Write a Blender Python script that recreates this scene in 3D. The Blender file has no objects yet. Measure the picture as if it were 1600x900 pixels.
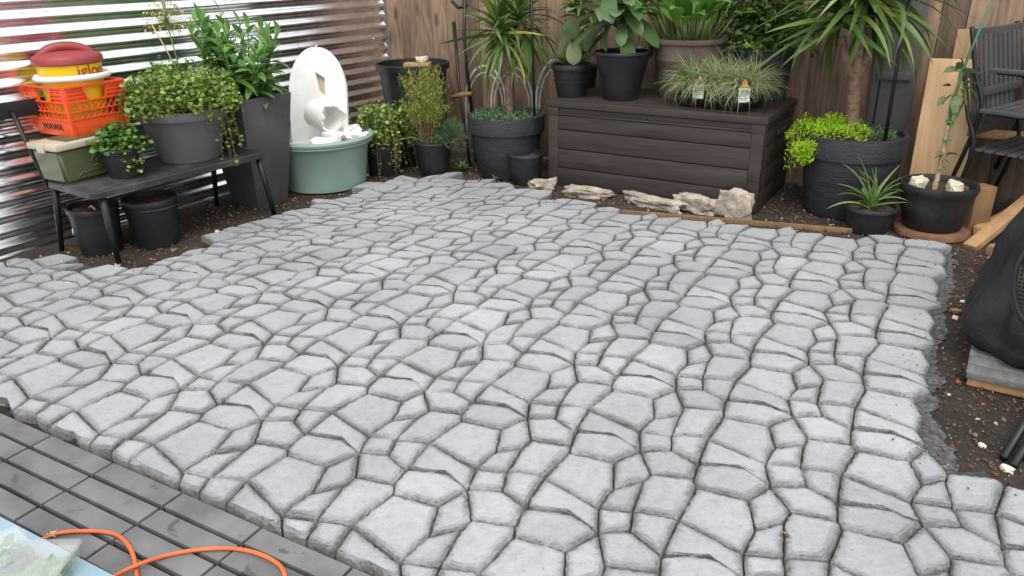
import bpy, bmesh, math, random
import numpy as np
from mathutils import Vector, Matrix, noise as mnoise

scene = bpy.context.scene
# ------------------------------------------------------------------ camera
F_PX, PITCH, ROLL, CAM_H = 1192.52, 0.4052, 0.0221, 1.4146
_cp, _sp = math.cos(PITCH), math.sin(PITCH)
_r0, _d0, _f0 = np.array([1, 0, 0.]), np.array([0, -_sp, -_cp]), np.array([0, _cp, -_sp])
_c, _s = math.cos(ROLL), math.sin(ROLL)
RIGHT, DOWN, FWD = _c*_r0 + _s*_d0, -_s*_r0 + _c*_d0, _f0
CAM = np.array([0, 0, CAM_H])
cam_data = bpy.data.cameras.new('camera')
cam = bpy.data.objects.new('camera', cam_data)
scene.collection.objects.link(cam)
cam_data.sensor_width = 36.0
cam_data.lens = F_PX/1600*36
cam_data.clip_start = 0.02
cam_data.clip_end = 300
m = Matrix.Identity(4)
for i in range(3):
    m[i][0], m[i][1], m[i][2], m[i][3] = RIGHT[i], -DOWN[i], -FWD[i], CAM[i]
cam.matrix_world = m
scene.camera = cam
# ------------------------------------------------------------------ sky, sun, exposure
SUN_EL, SUN_AZ = math.radians(58), math.radians(188)      # azimuth the light comes from, clockwise from +Y
world = bpy.data.worlds.new('World')
scene.world = world
world.use_nodes = True
wn = world.node_tree.nodes
wl = world.node_tree.links
sky = wn.new('ShaderNodeTexSky')
sky.sky_type = 'NISHITA'
sky.sun_disc = False
sky.sun_elevation = SUN_EL
sky.sun_rotation = SUN_AZ
sky.air_density = 1.0
sky.dust_density = 6.0
sky.ozone_density = 0.6
bg = wn['Background']
bg.inputs['Strength'].default_value = 0.15
hs = wn.new('ShaderNodeHueSaturation')                    # bright overcast: little blue left in the sky
hs.inputs['Saturation'].default_value = 0.3
wl.new(sky.outputs[0], hs.inputs['Color'])
ov = wn.new('ShaderNodeMix')                              # even cloud cover over the whole sky
ov.data_type = 'RGBA'
ov.inputs[0].default_value = 0.65
wl.new(hs.outputs[0], ov.inputs[6])
ov.inputs[7].default_value = (5.6, 5.75, 6.0, 1)
wl.new(ov.outputs[2], bg.inputs['Color'])
sun_d = bpy.data.lights.new('sun', 'SUN')
sun_d.energy = 0.7
sun_d.angle = math.radians(38)
sun_d.color = (1.0, 0.96, 0.9)
sun = bpy.data.objects.new('sun', sun_d)
scene.collection.objects.link(sun)
sd = Vector((math.sin(SUN_AZ)*math.cos(SUN_EL), math.cos(SUN_AZ)*math.cos(SUN_EL), math.sin(SUN_EL)))
sun.rotation_euler = sd.to_track_quat('Z', 'Y').to_euler()
sun.location = (0, -2, 6)
scene.view_settings.view_transform = 'Standard'
scene.view_settings.look = 'None'
scene.view_settings.gamma = 1
scene.view_settings.exposure = 0.98
scene.view_settings.use_curve_mapping = False

# ------------------------------------------------------------------ helpers
rnd = random.Random(7)
COL = scene.collection
SOIL = -0.035
DECK = -0.010


def ray(x, y):
    return RIGHT*((x-800)/F_PX) + DOWN*((y-450)/F_PX) + FWD


def gp(x, y, z=SOIL):
    """photo pixel -> the point of the horizontal plane z that it shows"""
    d = ray(x, y)
    return CAM + d*((z-CAM_H)/d[2])


def at(x, y, P, n):
    """photo pixel -> point of the plane through P with normal n"""
    d = ray(x, y)
    n = np.asarray(n, float)
    return CAM + d*(((np.asarray(P)-CAM) @ n)/(d @ n))


def pj(P):
    q = np.asarray(P, float) - CAM
    w = q @ FWD
    return 800 + F_PX*(q @ RIGHT)/w, 450 + F_PX*(q @ DOWN)/w


def mpp(P):
    return ((np.asarray(P, float)-CAM) @ FWD)/F_PX


def back(P, r):
    d = np.array([P[0], P[1], 0.])
    d /= np.linalg.norm(d)
    return np.asarray(P) + d*r


def zat(P, x, y):
    d = ray(x, y)
    A = np.stack([d, -np.array([0, 0, 1.])], 1)
    return np.linalg.lstsq(A, np.array([P[0], P[1], 0]) - CAM, rcond=None)[0][1]


def tag(o, label=None, cat=None, group=None, kind=None):
    if label: o['label'] = label
    if cat: o['category'] = cat
    if group: o['group'] = group
    if kind: o['kind'] = kind
    return o


def empty(name, loc=(0, 0, 0), rz=0.0, label=None, cat=None, group=None):
    o = bpy.data.objects.new(name, None)
    o.empty_display_size = 0.1
    o.location = tuple(float(v) for v in loc)
    o.rotation_euler = (0, 0, rz)
    COL.objects.link(o)
    return tag(o, label, cat, group)


def link(name, me, parent=None):
    o = bpy.data.objects.new(name, me)
    COL.objects.link(o)
    if parent is not None:
        o.parent = parent
    return o


def mk(name, vf, mat, parent=None, smooth=True, sharp=None):
    v, f = vf
    me = bpy.data.meshes.new(name)
    me.from_pydata([tuple(float(c) for c in p) for p in v], [], [tuple(int(i) for i in q) for q in f])
    me.materials.append(mat)
    if smooth:
        me.polygons.foreach_set('use_smooth', [True]*len(me.polygons))
        if sharp is not None:
            me.set_sharp_from_angle(angle=math.radians(sharp))
    me.update()
    return link(name, me, parent)


def join(*geos):
    V, Fc, o = [], [], 0
    for v, f in geos:
        V.extend([tuple(p) for p in v])
        Fc.extend([tuple(i+o for i in q) for q in f])
        o += len(v)
    return V, Fc


def box(sx, sy, sz, c=(0, 0, 0), bev=0.0, rot=None, taper=None):
    """bevelled box centred on c; taper scales the bottom face"""
    bm = bmesh.new()
    bmesh.ops.create_cube(bm, size=1)
    for v in bm.verts:
        k = taper if (taper and v.co.z < 0) else 1
        v.co = Vector((v.co.x*sx*k, v.co.y*sy*k, v.co.z*sz))
    if bev > 0:
        bmesh.ops.bevel(bm, geom=bm.edges[:], offset=bev, segments=2, profile=0.6, affect='EDGES')
    if rot is not None:
        bmesh.ops.rotate(bm, verts=bm.verts, matrix=rot)
    v = [(p.co.x+c[0], p.co.y+c[1], p.co.z+c[2]) for p in bm.verts]
    bm.verts.index_update()
    f = [tuple(q.index for q in fc.verts) for fc in bm.faces]
    bm.free()
    return v, f


def lathe(prof, n=40, cap0=True, cap1=False, wob=0.0, seed=0):
    rr = random.Random(seed)
    V, Fc = [], []
    for (r, z) in prof:
        for k in range(n):
            a = 2*math.pi*k/n
            q = r*(1+wob*math.sin(2*a+seed)+wob*.6*math.sin(3*a+seed*2))
            V.append((q*math.cos(a), q*math.sin(a), z))
    for i in range(len(prof)-1):
        for k in range(n):
            a, b = i*n+k, i*n+(k+1) % n
            Fc.append((a, b, b+n, a+n))
    if cap0: Fc.append(tuple(range(n-1, -1, -1)))
    if cap1: Fc.append(tuple(range((len(prof)-1)*n, len(prof)*n)))
    return V, Fc


def tube(pts, rad, n=8, cap=True):
    pts = [Vector(p) for p in pts]
    R = rad if isinstance(rad, (list, tuple)) else [rad]*len(pts)
    V, Fc = [], []
    t0 = (pts[1]-pts[0]).normalized()
    ref = Vector((0, 0, 1)) if abs(t0.z) < .9 else Vector((1, 0, 0))
    x = t0.cross(ref).normalized()
    for i, p in enumerate(pts):
        t = (pts[min(i+1, len(pts)-1)]-pts[max(i-1, 0)]).normalized()
        x = (x - t*x.dot(t))
        x.normalize()
        y = t.cross(x)
        for k in range(n):
            a = 2*math.pi*k/n
            V.append(tuple(p + (x*math.cos(a)+y*math.sin(a))*R[i]))
    for i in range(len(pts)-1):
        for k in range(n):
            a, b = i*n+k, i*n+(k+1) % n
            Fc.append((a, b, b+n, a+n))
    if cap:
        Fc.append(tuple(range(n-1, -1, -1)))
        Fc.append(tuple(range((len(pts)-1)*n, len(pts)*n)))
    return V, Fc


def spline(P, n=8):
    """Catmull-Rom through P"""
    P = [np.asarray(p, float) for p in P]
    Q = [2*P[0]-P[1]] + P + [2*P[-1]-P[-2]]
    out = []
    for i in range(1, len(Q)-2):
        for k in range(n):
            t = k/n
            a, b, c, d = Q[i-1], Q[i], Q[i+1], Q[i+2]
            out.append(.5*((2*b)+(-a+c)*t+(2*a-5*b+4*c-d)*t*t+(-a+3*b-3*c+d)*t**3))
    out.append(P[-1])
    return out


def leaf_geo(L=1, W=.2, n=5, fold=.25, droop=.6, shape='lance', wave=0.0, up=0.0):
    """leaf along +X, blade in XY, bending down along its length"""
    V, Fc = [], []
    x = z = 0.0
    a = up
    for i in range(n+1):
        t = i/n
        if shape == 'lance': w = math.sin(math.pi*min(1, .06+.94*t)**.75)**.8 if t < 1 else 0
        elif shape == 'sword': w = (min(1, .55+t*2.5))*(1-t**2.6)
        elif shape == 'round': w = math.sqrt(max(0, 1-(2*t-1)**2))*1.0
        elif shape == 'paddle': w = math.sqrt(max(0, 1-(2*min(1, t**.75*1.0)-1)**2))*(.55+.45*t)
        else: w = 1-t
        if i == 0: w = max(w, .06)
        if i == n: w = max(w, .015)
        w *= W/2
        yy = wave*W*math.sin(t*9)
        V += [(x, -w, z+w*fold+yy), (x, 0, z), (x, w, z+w*fold-yy)]
        x += L/n*math.cos(a)
        z += L/n*math.sin(a)
        a -= droop/n
    for i in range(n):
        b = 3*i
        Fc += [(b, b+3, b+4, b+1), (b+1, b+4, b+5, b+2)]
    return V, Fc


def rot_to(d, roll=0.0):
    x = Vector(d).normalized()
    up = Vector((0, 0, 1)) if abs(x.z) < .97 else Vector((1, 0, 0))
    y = up.cross(x).normalized()
    z = x.cross(y)
    M = Matrix((x, y, z)).transposed()
    return M @ Matrix.Rotation(roll, 3, 'X')


def leaf_objs(parent, mat, geos, tf, name='leaf'):
    """each (position, direction, roll, scale) becomes a leaf of its own; the meshes are shared"""
    mes = []
    for g in geos:
        me = bpy.data.meshes.new(name)
        me.from_pydata(g[0], [], g[1])
        me.materials.append(mat)
        me.polygons.foreach_set('use_smooth', [True]*len(me.polygons))
        mes.append(me)
    for i, (p, d, roll, s) in enumerate(tf):
        o = link(name, mes[i % len(mes)], parent)
        M = rot_to(d, roll).to_4x4()
        M.translation = Vector(p)
        o.matrix_local = M @ Matrix.Scale(s, 4)


def foliage(name, parent, mat, geos, tf, label=None):
    """many small leaves joined into one part"""
    VV, FF, o = [], [], 0
    arr = [(np.array(g[0], float), g[1]) for g in geos]
    for i, (p, d, roll, s) in enumerate(tf):
        v, f = arr[i % len(arr)]
        M = np.array(rot_to(d, roll))
        VV.append((v*s) @ M.T + np.array(p, float))
        FF.extend([tuple(k+o for k in q) for q in f])
        o += len(v)
    me = bpy.data.meshes.new(name)
    me.from_pydata(np.concatenate(VV).tolist(), [], FF)
    me.materials.append(mat)
    me.polygons.foreach_set('use_smooth', [True]*len(me.polygons))
    ob = link(name, me, parent)
    ob['kind'] = 'stuff'
    return ob


def rdir(el0, el1, az=None):
    a = rnd.uniform(0, 2*math.pi) if az is None else az
    e = math.radians(rnd.uniform(el0, el1))
    return Vector((math.cos(a)*math.cos(e), math.sin(a)*math.cos(e), math.sin(e)))


# ------------------------------------------------------------------ materials
MATS = {}


def nodes(name):
    mt = bpy.data.materials.new(name)
    mt.use_nodes = True
    nt = mt.node_tree
    return mt, nt, nt.nodes, nt.links, nt.nodes['Principled BSDF']


def coords(N, L, scale=(1, 1, 1), rand=True):
    tc = N.new('ShaderNodeTexCoord')
    mp = N.new('ShaderNodeMapping')
    mp.inputs['Scale'].default_value = scale
    L.new(tc.outputs['Object'], mp.inputs['Vector'])
    if rand:
        oi = N.new('ShaderNodeObjectInfo')
        mu = N.new('ShaderNodeMath'); mu.operation = 'MULTIPLY'; mu.inputs[1].default_value = 37.0
        L.new(oi.outputs['Random'], mu.inputs[0])
        cb = N.new('ShaderNodeCombineXYZ')
        for k in range(3): L.new(mu.outputs[0], cb.inputs[k])
        L.new(cb.outputs[0], mp.inputs['Location'])
    return mp.outputs['Vector']


def noise(N, L, vec, scale, detail=6, rough=.6, dist=0.0):
    n = N.new('ShaderNodeTexNoise')
    n.inputs['Scale'].default_value = scale
    n.inputs['Detail'].default_value = detail
    n.inputs['Roughness'].default_value = rough
    n.inputs['Distortion'].default_value = dist
    L.new(vec, n.inputs['Vector'])
    return n.outputs['Fac']


def ramp(N, L, fac, stops):
    r = N.new('ShaderNodeValToRGB')
    e = r.color_ramp.elements
    while len(e) < len(stops): e.new(.5)
    for q, (p, c) in zip(e, stops):
        q.position = p
        q.color = (c[0], c[1], c[2], 1) if not isinstance(c, (int, float)) else (c, c, c, 1)
    L.new(fac, r.inputs['Fac'])
    return r.outputs['Color']


def bump(N, L, P, h, strength, dist):
    b = N.new('ShaderNodeBump')
    b.inputs['Strength'].default_value = strength
    b.inputs['Distance'].default_value = dist
    L.new(h, b.inputs['Height'])
    L.new(b.outputs['Normal'], P.inputs['Normal'])
    return b


def mix(N, L, fac, a, b, mode='MIX'):
    x = N.new('ShaderNodeMix'); x.data_type = 'RGBA'; x.blend_type = mode
    for sock, v in ((x.inputs[0], fac), (x.inputs[6], a), (x.inputs[7], b)):
        if hasattr(v, 'is_output'): L.new(v, sock)
        elif isinstance(v, (int, float)): sock.default_value = v
        else: sock.default_value = (*v, 1)
    return x.outputs[2]


def plain(name, col, rough=.5, metal=0., var=.12, nscale=14, bscale=60, bstr=.15, bdist=.002, spec=.5, stretch=(1, 1, 1), dirt=None):
    """procedural material: base colour with mottling, optional dust, fine relief"""
    mt, nt, N, L, P = nodes(name)
    v = coords(N, L, stretch)
    f = noise(N, L, v, nscale)
    lo = tuple(c*(1-var*1.6) for c in col); hi = tuple(min(1, c*(1+var)) for c in col)
    c = ramp(N, L, f, [(.3, lo), (.7, hi)])
    if dirt:
        f2 = noise(N, L, v, nscale*.35, 8, .7)
        k = ramp(N, L, f2, [(.48, 0.), (.72, dirt[1])])
        c = mix(N, L, k, c, dirt[0])
    L.new(c, P.inputs['Base Color'])
    P.inputs['Roughness'].default_value = rough
    P.inputs['Metallic'].default_value = metal
    P.inputs['Specular IOR Level'].default_value = spec
    if bstr: bump(N, L, P, noise(N, L, v, bscale), bstr, bdist)
    MATS[name] = mt
    return mt


def leafmat(name, a, b, c2=None, rough=.45, trans=.3, island=False):
    """leaf: colour differs from leaf to leaf, light shines through a little"""
    mt, nt, N, L, P = nodes(name)
    if island:
        g = N.new('ShaderNodeNewGeometry'); r = g.outputs['Random Per Island']
    else:
        g = N.new('ShaderNodeObjectInfo'); r = g.outputs['Random']
    stops = [(0, a), (.92, b)] + ([(1.0, c2)] if c2 else [])
    col = ramp(N, L, r, stops)
    v = coords(N, L, (1, 1, 1), False)
    f = noise(N, L, v, 25, 3)
    col = mix(N, L, 1.0, col, ramp(N, L, f, [(.25, .72), (.75, 1.15)]), 'MULTIPLY')
    L.new(col, P.inputs['Base Color'])
    P.inputs['Roughness'].default_value = rough
    P.inputs['Specular IOR Level'].default_value = .4
    tr = N.new('ShaderNodeBsdfTranslucent')
    L.new(col, tr.inputs['Color'])
    ms = N.new('ShaderNodeMixShader'); ms.inputs[0].default_value = trans
    L.new(P.outputs[0], ms.inputs[1]); L.new(tr.outputs[0], ms.inputs[2])
    L.new(ms.outputs[0], N['Material Output'].inputs['Surface'])
    MATS[name] = mt
    return mt


def stone_mat():
    mt, nt, N, L, P = nodes('painted_concrete')
    tc = N.new('ShaderNodeTexCoord'); v = tc.outputs['Object']
    at_ = N.new('ShaderNodeAttribute'); at_.attribute_name = 'edge'
    chip = ramp(N, L, noise(N, L, v, 7, 3, .6), [(.36, .22), (.58, 1.)])    # some edges crisp, some chipped
    em_ = N.new('ShaderNodeMath'); em_.operation = 'MULTIPLY'
    L.new(at_.outputs['Fac'], em_.inputs[0]); L.new(chip, em_.inputs[1])
    e = em_.outputs[0]
    big = noise(N, L, v, 2.2, 5, .6)
    c = ramp(N, L, big, [(.3, (.305, .311, .324)), (.7, (.380, .384, .394))])
    damp = noise(N, L, v, 1.1, 6, .65, .5)                    # dusty and damp patches that cross the joints
    c = mix(N, L, 1.0, c, ramp(N, L, damp, [(.32, .86), (.60, 1.04)]), 'MULTIPLY')
    mid = noise(N, L, v, 28, 8, .72)
    c = mix(N, L, 1.0, c, ramp(N, L, mid, [(.30, .84), (.55, 1.04)]), 'MULTIPLY')
    # pits and chips left bare by the grey wash, mostly along the edges
    pit = noise(N, L, v, 85, 5, .65, .6)
    ed = N.new('ShaderNodeMapRange'); ed.inputs[1].default_value = 0; ed.inputs[2].default_value = 1
    ed.inputs[3].default_value = .385; ed.inputs[4].default_value = .49
    L.new(e, ed.inputs[0])
    lt = N.new('ShaderNodeMath'); lt.operation = 'SUBTRACT'
    L.new(ed.outputs[0], lt.inputs[0]); L.new(pit, lt.inputs[1])
    k = ramp(N, L, lt.outputs[0], [(.0, 0.), (.05, .75)])
    c = mix(N, L, k, c, (.19, .187, .182))
    # flanks below the wash: raw concrete
    at2 = N.new('ShaderNodeAttribute'); at2.attribute_name = 'raw'
    fl = noise(N, L, v, 14, 4)
    rw = N.new('ShaderNodeMath'); rw.operation = 'MULTIPLY'
    L.new(at2.outputs['Fac'], rw.inputs[0]); L.new(ramp(N, L, fl, [(.4, .2), (.65, .9)]), rw.inputs[1])
    c = mix(N, L, rw.outputs[0], c, (.27, .255, .235))
    oi = N.new('ShaderNodeObjectInfo')
    c = mix(N, L, 1.0, c, ramp(N, L, oi.outputs['Random'], [(0, .90), (1, 1.07)]), 'MULTIPLY')
    L.new(c, P.inputs['Base Color'])
    P.inputs['Roughness'].default_value = .50
    P.inputs['Specular IOR Level'].default_value = .5
    b1 = N.new('ShaderNodeMath'); b1.operation = 'MULTIPLY_ADD'
    L.new(e, b1.inputs[0]); b1.inputs[1].default_value = 3.6; b1.inputs[2].default_value = .45
    h1 = noise(N, L, v, 55, 9, .7, .4)
    hm = N.new('ShaderNodeMath'); hm.operation = 'MULTIPLY'
    L.new(h1, hm.inputs[0]); L.new(b1.outputs[0], hm.inputs[1])
    sl = noise(N, L, v, 9, 3, .5, 1.5)
    ad = N.new('ShaderNodeMath'); ad.operation = 'MULTIPLY_ADD'
    L.new(sl, ad.inputs[0]); ad.inputs[1].default_value = .30; L.new(hm.outputs[0], ad.inputs[2])
    bump(N, L, P, ad.outputs[0], 1.0, .011)
    MATS['stone'] = mt
    return mt


def wood_mat(name, a, b, scale=1.0, axis=2, knots=True, rough=.75, dark=(.05, .03, .02)):
    mt, nt, N, L, P = nodes(name)
    s = [16, 16, 16]; s[axis] = .9
    v = coords(N, L, tuple(q*scale for q in s))
    w_ = [4, 4, 4]; w_[axis] = .45
    f0 = noise(N, L, coords(N, L, tuple(q*scale for q in w_)), 1.2, 2, .5, 1.2)
    rg = N.new('ShaderNodeMath'); rg.operation = 'PINGPONG'; rg.inputs[1].default_value = .07
    L.new(f0, rg.inputs[0])
    rings_ = ramp(N, L, rg.outputs[0], [(.0, 0.), (.07, 1.)])
    f = noise(N, L, v, 4, 8, .7)
    mx = mix(N, L, .78, rings_, f)
    c = ramp(N, L, mx, [(.2, a), (.7, b)])
    pt = noise(N, L, coords(N, L, (2.2, 2.2, 1.1)), 1.4, 4)
    c = mix(N, L, 1.0, c, ramp(N, L, pt, [(.3, .65), (.7, 1.15)]), 'MULTIPLY')
    if knots:
        vo = N.new('ShaderNodeTexVoronoi'); vo.inputs['Scale'].default_value = 1.0
        ks = [7, 7, 7]; ks[axis] = 2.6
        L.new(coords(N, L, tuple(ks)), vo.inputs['Vector'])
        k = ramp(N, L, vo.outputs['Distance'], [(.06, .85), (.2, 0.)])
        c = mix(N, L, k, c, dark)
    oi = N.new('ShaderNodeObjectInfo')
    c = mix(N, L, 1.0, c, ramp(N, L, oi.outputs['Random'], [(0, .55), (1, 1.15)]), 'MULTIPLY')
    L.new(c, P.inputs['Base Color'])
    P.inputs['Roughness'].default_value = rough
    bump(N, L, P, mx, .35, .003)
    MATS[name] = mt
    return mt


def soil_mat():
    mt, nt, N, L, P = nodes('soil')
    tc = N.new('ShaderNodeTexCoord'); v = tc.outputs['Object']
    a = noise(N, L, v, 3, 6, .6)
    c = ramp(N, L, a, [(.3, (.036, .029, .024)), (.7, (.075, .061, .051))])
    b = noise(N, L, v, 70, 8, .75)
    c = mix(N, L, ramp(N, L, b, [(.52, 0.), (.68, .8)]), c, (.13, .10, .08))
    L.new(c, P.inputs['Base Color'])
    P.inputs['Roughness'].default_value = .95
    P.inputs['Specular IOR Level'].default_value = .2
    bump(N, L, P, b, 1.0, .02)
    MATS['soil'] = mt
    return mt


def galv_mat():
    mt, nt, N, L, P = nodes('galvanised_steel')
    v = coords(N, L, (1, 1, 1), False)
    vo = N.new('ShaderNodeTexVoronoi'); vo.inputs['Scale'].default_value = 30
    L.new(v, vo.inputs['Vector'])
    c = ramp(N, L, vo.outputs['Color'], [(.2, (.80, .81, .83)), (.8, (.92, .93, .95))])
    st = noise(N, L, coords(N, L, (1.2, 1.2, 14), False), 2.0, 6, .65)
    c = mix(N, L, ramp(N, L, st, [(.5, 0.), (.75, .35)]), c, (.62, .63, .65))
    L.new(c, P.inputs['Base Color'])
    P.inputs['Metallic'].default_value = 1.0
    r = ramp(N, L, noise(N, L, v, 5, 5), [(.3, .16), (.7, .28)])
    L.new(r, P.inputs['Roughness'])
    MATS['galv'] = mt
    return mt


STONE = stone_mat()
SOILM = soil_mat()
GALV = galv_mat()
FENCEW = wood_mat('fence_wood', (.095, .056, .036), (.34, .225, .15))
NEWW = wood_mat('new_pine', (.42, .25, .12), (.60, .40, .22), rough=.7, dark=(.22, .10, .04))
LUMBER = wood_mat('lumber', (.30, .16, .07), (.45, .27, .13), rough=.75, dark=(.14, .07, .03))
BROWNP = plain('brown_resin', (.041, .030, .026), .55, spec=.35, var=.25, nscale=3, bscale=9, bstr=.5, bdist=.004, stretch=(1, 6, 9), dirt=((.075, .062, .055), .35))
BLACKP = plain('black_plastic', (.013, .0138, .0155), .45, var=.3, nscale=8, bscale=90, bstr=.1, spec=.35, dirt=((.07, .067, .063), .45))
BLACKM = plain('black_metal', (.009, .009, .010), .4, spec=.4, var=.2, nscale=20, bscale=120, bstr=.15)
DARKM = plain('dusty_dark_steel', (.024, .024, .026), .55, var=.25, nscale=10, bscale=90, bstr=.2, dirt=((.16, .14, .12), .55))
STONEPOT = plain('stone_look_resin', (.024, .026, .031), .6, var=.25, nscale=6, bscale=34, bstr=.9, bdist=.008, stretch=(1, 1, 2.4), spec=.35, dirt=((.07, .07, .07), .3))
GREYP = plain('grey_plastic', (.060, .058, .060), .5, var=.12, nscale=5, bstr=.08, dirt=((.16, .15, .14), .3))
TALLP = plain('charcoal_fibre', (.062, .056, .057), .65, var=.18, nscale=7, bscale=40, bstr=.25, dirt=((.14, .13, .125), .3))
BROWNPOT = plain('brown_clay', (.115, .082, .066), .7, var=.2, nscale=7, bscale=50, bstr=.25, dirt=((.22, .19, .16), .35))
TUBG = plain('sage_green_plastic', (.235, .34, .275), .42, var=.08, nscale=5, bstr=.05, dirt=((.27, .31, .26), .4))
COOLG = plain('olive_plastic', (.085, .10, .045), .42, var=.08, nscale=6, bstr=.05)
COOLT = plain('tan_plastic', (.48, .42, .31), .45, var=.08, nscale=6, bstr=.05)
CRATEO = plain('orange_plastic', (.78, .085, .015), .45, var=.10, nscale=6, bstr=.05)
JUGY = plain('yellow_plastic', (.80, .52, .01), .38, var=.05, nscale=6, bstr=.04)
JUGR = plain('dull_red_plastic', (.27, .035, .035), .5, var=.12, nscale=6, bstr=.06)
WHITEP = plain('white_plastic', (.78, .76, .72), .4, var=.05, nscale=8, bstr=.06)
WHITES = plain('white_slab', (.86, .855, .84), .5, var=.04, nscale=6, bscale=40, bstr=.2, dirt=((.55, .50, .43), .45))
ROCK = plain('pale_rock', (.40, .345, .28), .9, var=.28, nscale=16, bscale=24, bstr=.9, bdist=.02, dirt=((.19, .16, .13), .7))
WHITEROCK = plain('white_rock', (.58, .52, .42), .85, var=.15, nscale=14, bscale=30, bstr=.5, bdist=.01)
GREYPANEL = plain('grey_paint', (.085, .076, .078), .6, var=.12, nscale=4, bstr=.1)
SLAB = plain('slate_deck', (.135, .134, .134), .45, var=.25, nscale=5, bscale=30, bstr=.35, bdist=.002, dirt=((.21, .20, .185), .6))
_N, _L = SLAB.node_tree.nodes, SLAB.node_tree.links
_P = _N['Principled BSDF']
_v = coords(_N, _L)
_st = ramp(_N, _L, noise(_N, _L, _v, 9, 4, .6, 1.0), [(.63, 0.), (.68, .75)])           # damp spots and smears
_c0 = _P.inputs['Base Color'].links[0].from_socket
_L.new(mix(_N, _L, _st, _c0, (.045, .044, .043)), _P.inputs['Base Color'])
DECKBASE = plain('deck_tray', (.005, .005, .005), .8, spec=.1)
FABRIC = plain('black_fabric', (.010, .010, .011), .6, var=.35, nscale=6, bscale=14, bstr=.5, bdist=.02, spec=.35, dirt=((.045, .042, .04), .5))
CORD = plain('orange_cord', (.62, .13, .035), .5, var=.1)
BLUEP = plain('pale_blue_plastic', (.24, .36, .43), .4, var=.08, nscale=4, bstr=.05, dirt=((.5, .52, .5), .3))
TRUNK = plain('bark', (.20, .125, .085), .9, var=.35, nscale=18, bscale=26, bstr=1.0, bdist=.012, stretch=(1, 1, 1.6))
TWIG = plain('twig', (.24, .15, .07), .85, var=.3, nscale=30)
STRAW = plain('straw', (.55, .40, .18), .8, var=.15)
STEMG = plain('green_stem', (.12, .20, .05), .6, var=.2)
POTSOIL = plain('potting_soil', (.085, .048, .03), .95, var=.5, nscale=60, bscale=60, bstr=1.0, bdist=.02, dirt=((.16, .08, .04), .7))
PLANK = plain('grey_composite', (.155, .150, .145), .7, var=.2, nscale=5, bscale=20, bstr=.4, stretch=(1, 12, 12), dirt=((.22, .21, .2), .4))
MORTAR = plain('joint_mortar', (.075, .074, .073), .95, var=.4, nscale=20, bscale=80, bstr=1.0, bdist=.01, spec=.2, dirt=((.05, .042, .036), .8))
CEMENT = plain('cement_dust', (.115, .118, .125), .95, var=.5, nscale=60, bscale=90, bstr=1.0, bdist=.01, spec=.2, dirt=((.065, .054, .046), .95))
WHITEHOOP = plain('white_wire', (.55, .52, .47), .5, var=.15)
CHIPM = leafmat('mulch', (.05, .035, .025), (.20, .10, .05), (.45, .38, .30), .9, 0.0, True)
LITTER = leafmat('litter', (.25, .10, .04), (.36, .20, .10), (.55, .48, .38), .85, 0.1, True)
TAGW = plain('tag_card', (.78, .80, .74), .5, var=.03, bstr=0)
TAGO = plain('tag_orange', (.75, .33, .08), .5, var=.1, bstr=0)
TAGP = plain('tag_print', (.30, .42, .32), .6, var=.1, bstr=0)
INK = plain('brown_ink', (.30, .05, .01), .6, var=.05, bstr=0)
INKB = plain('black_ink', (.02, .012, .01), .6, var=.05, bstr=0)

L_YUC = leafmat('yucca_leaf', (.055, .115, .022), (.15, .24, .06), (.45, .45, .08), .38, .25)
L_SED = leafmat('stonecrop_leaf', (.11, .26, .06), (.23, .43, .11), None, .5, .35)
L_JADE = leafmat('jade_leaf', (.10, .19, .03), (.26, .40, .08), (.42, .50, .16), .4, .25, True)
L_DJADE = leafmat('dark_jade_leaf', (.04, .11, .02), (.10, .22, .04), None, .35, .2, True)
L_LIME = leafmat('lime_leaf', (.26, .46, .015), (.44, .66, .03), None, .5, .3, True)
L_BLUE = leafmat('blue_green_leaf', (.07, .14, .075), (.16, .25, .12), None, .5, .2, True)
L_FIDL = leafmat('fiddle_leaf', (.045, .105, .03), (.11, .19, .065), (.30, .33, .13), .4, .15)
L_PADD = leafmat('paddle_leaf', (.16, .22, .10), (.28, .34, .17), (.36, .32, .2), .5, .15)
L_BIG = leafmat('broad_leaf', (.05, .14, .018), (.13, .27, .04), None, .4, .3)
L_SHRUB = leafmat('shrub_leaf', (.025, .07, .014), (.07, .14, .03), (.2, .25, .06), .45, .2, True)
L_TWIGGY = leafmat('feathery_leaf', (.19, .25, .045), (.38, .42, .08), (.48, .36, .05), .6, .3, True)
L_GRASS = leafmat('fescue_blade', (.13, .23, .12), (.40, .40, .18), (.52, .44, .24), .6, .2, True)
L_ALOE = leafmat('aloe_leaf', (.09, .17, .045), (.18, .27, .08), None, .4, .1)
L_FRUIT = leafmat('fruit_tree_leaf', (.07, .12, .05), (.15, .21, .10), None, .6, .2)
L_WOODS = leafmat('far_tree_leaf', (.012, .035, .008), (.04, .085, .02), None, .6, .2, True)

ALIGN = math.radians(-29.5)

# ================================================================== SETTING
# ---- ground
def grid_sheet(x0, x1, y0, y1, nx, ny, z, amp):
    V = [(x0+(x1-x0)*i/nx, y0+(y1-y0)*j/ny, 0) for j in range(ny+1) for i in range(nx+1)]
    V = [(x, y, z+amp*mnoise.noise(Vector((x*4, y*4, 3)))+amp*.6*mnoise.noise(Vector((x*13, y*13, 1)))) for x, y, _ in V]
    Fc = [(j*(nx+1)+i, j*(nx+1)+i+1, (j+1)*(nx+1)+i+1, (j+1)*(nx+1)+i) for j in range(ny) for i in range(nx)]
    return V, Fc

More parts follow.
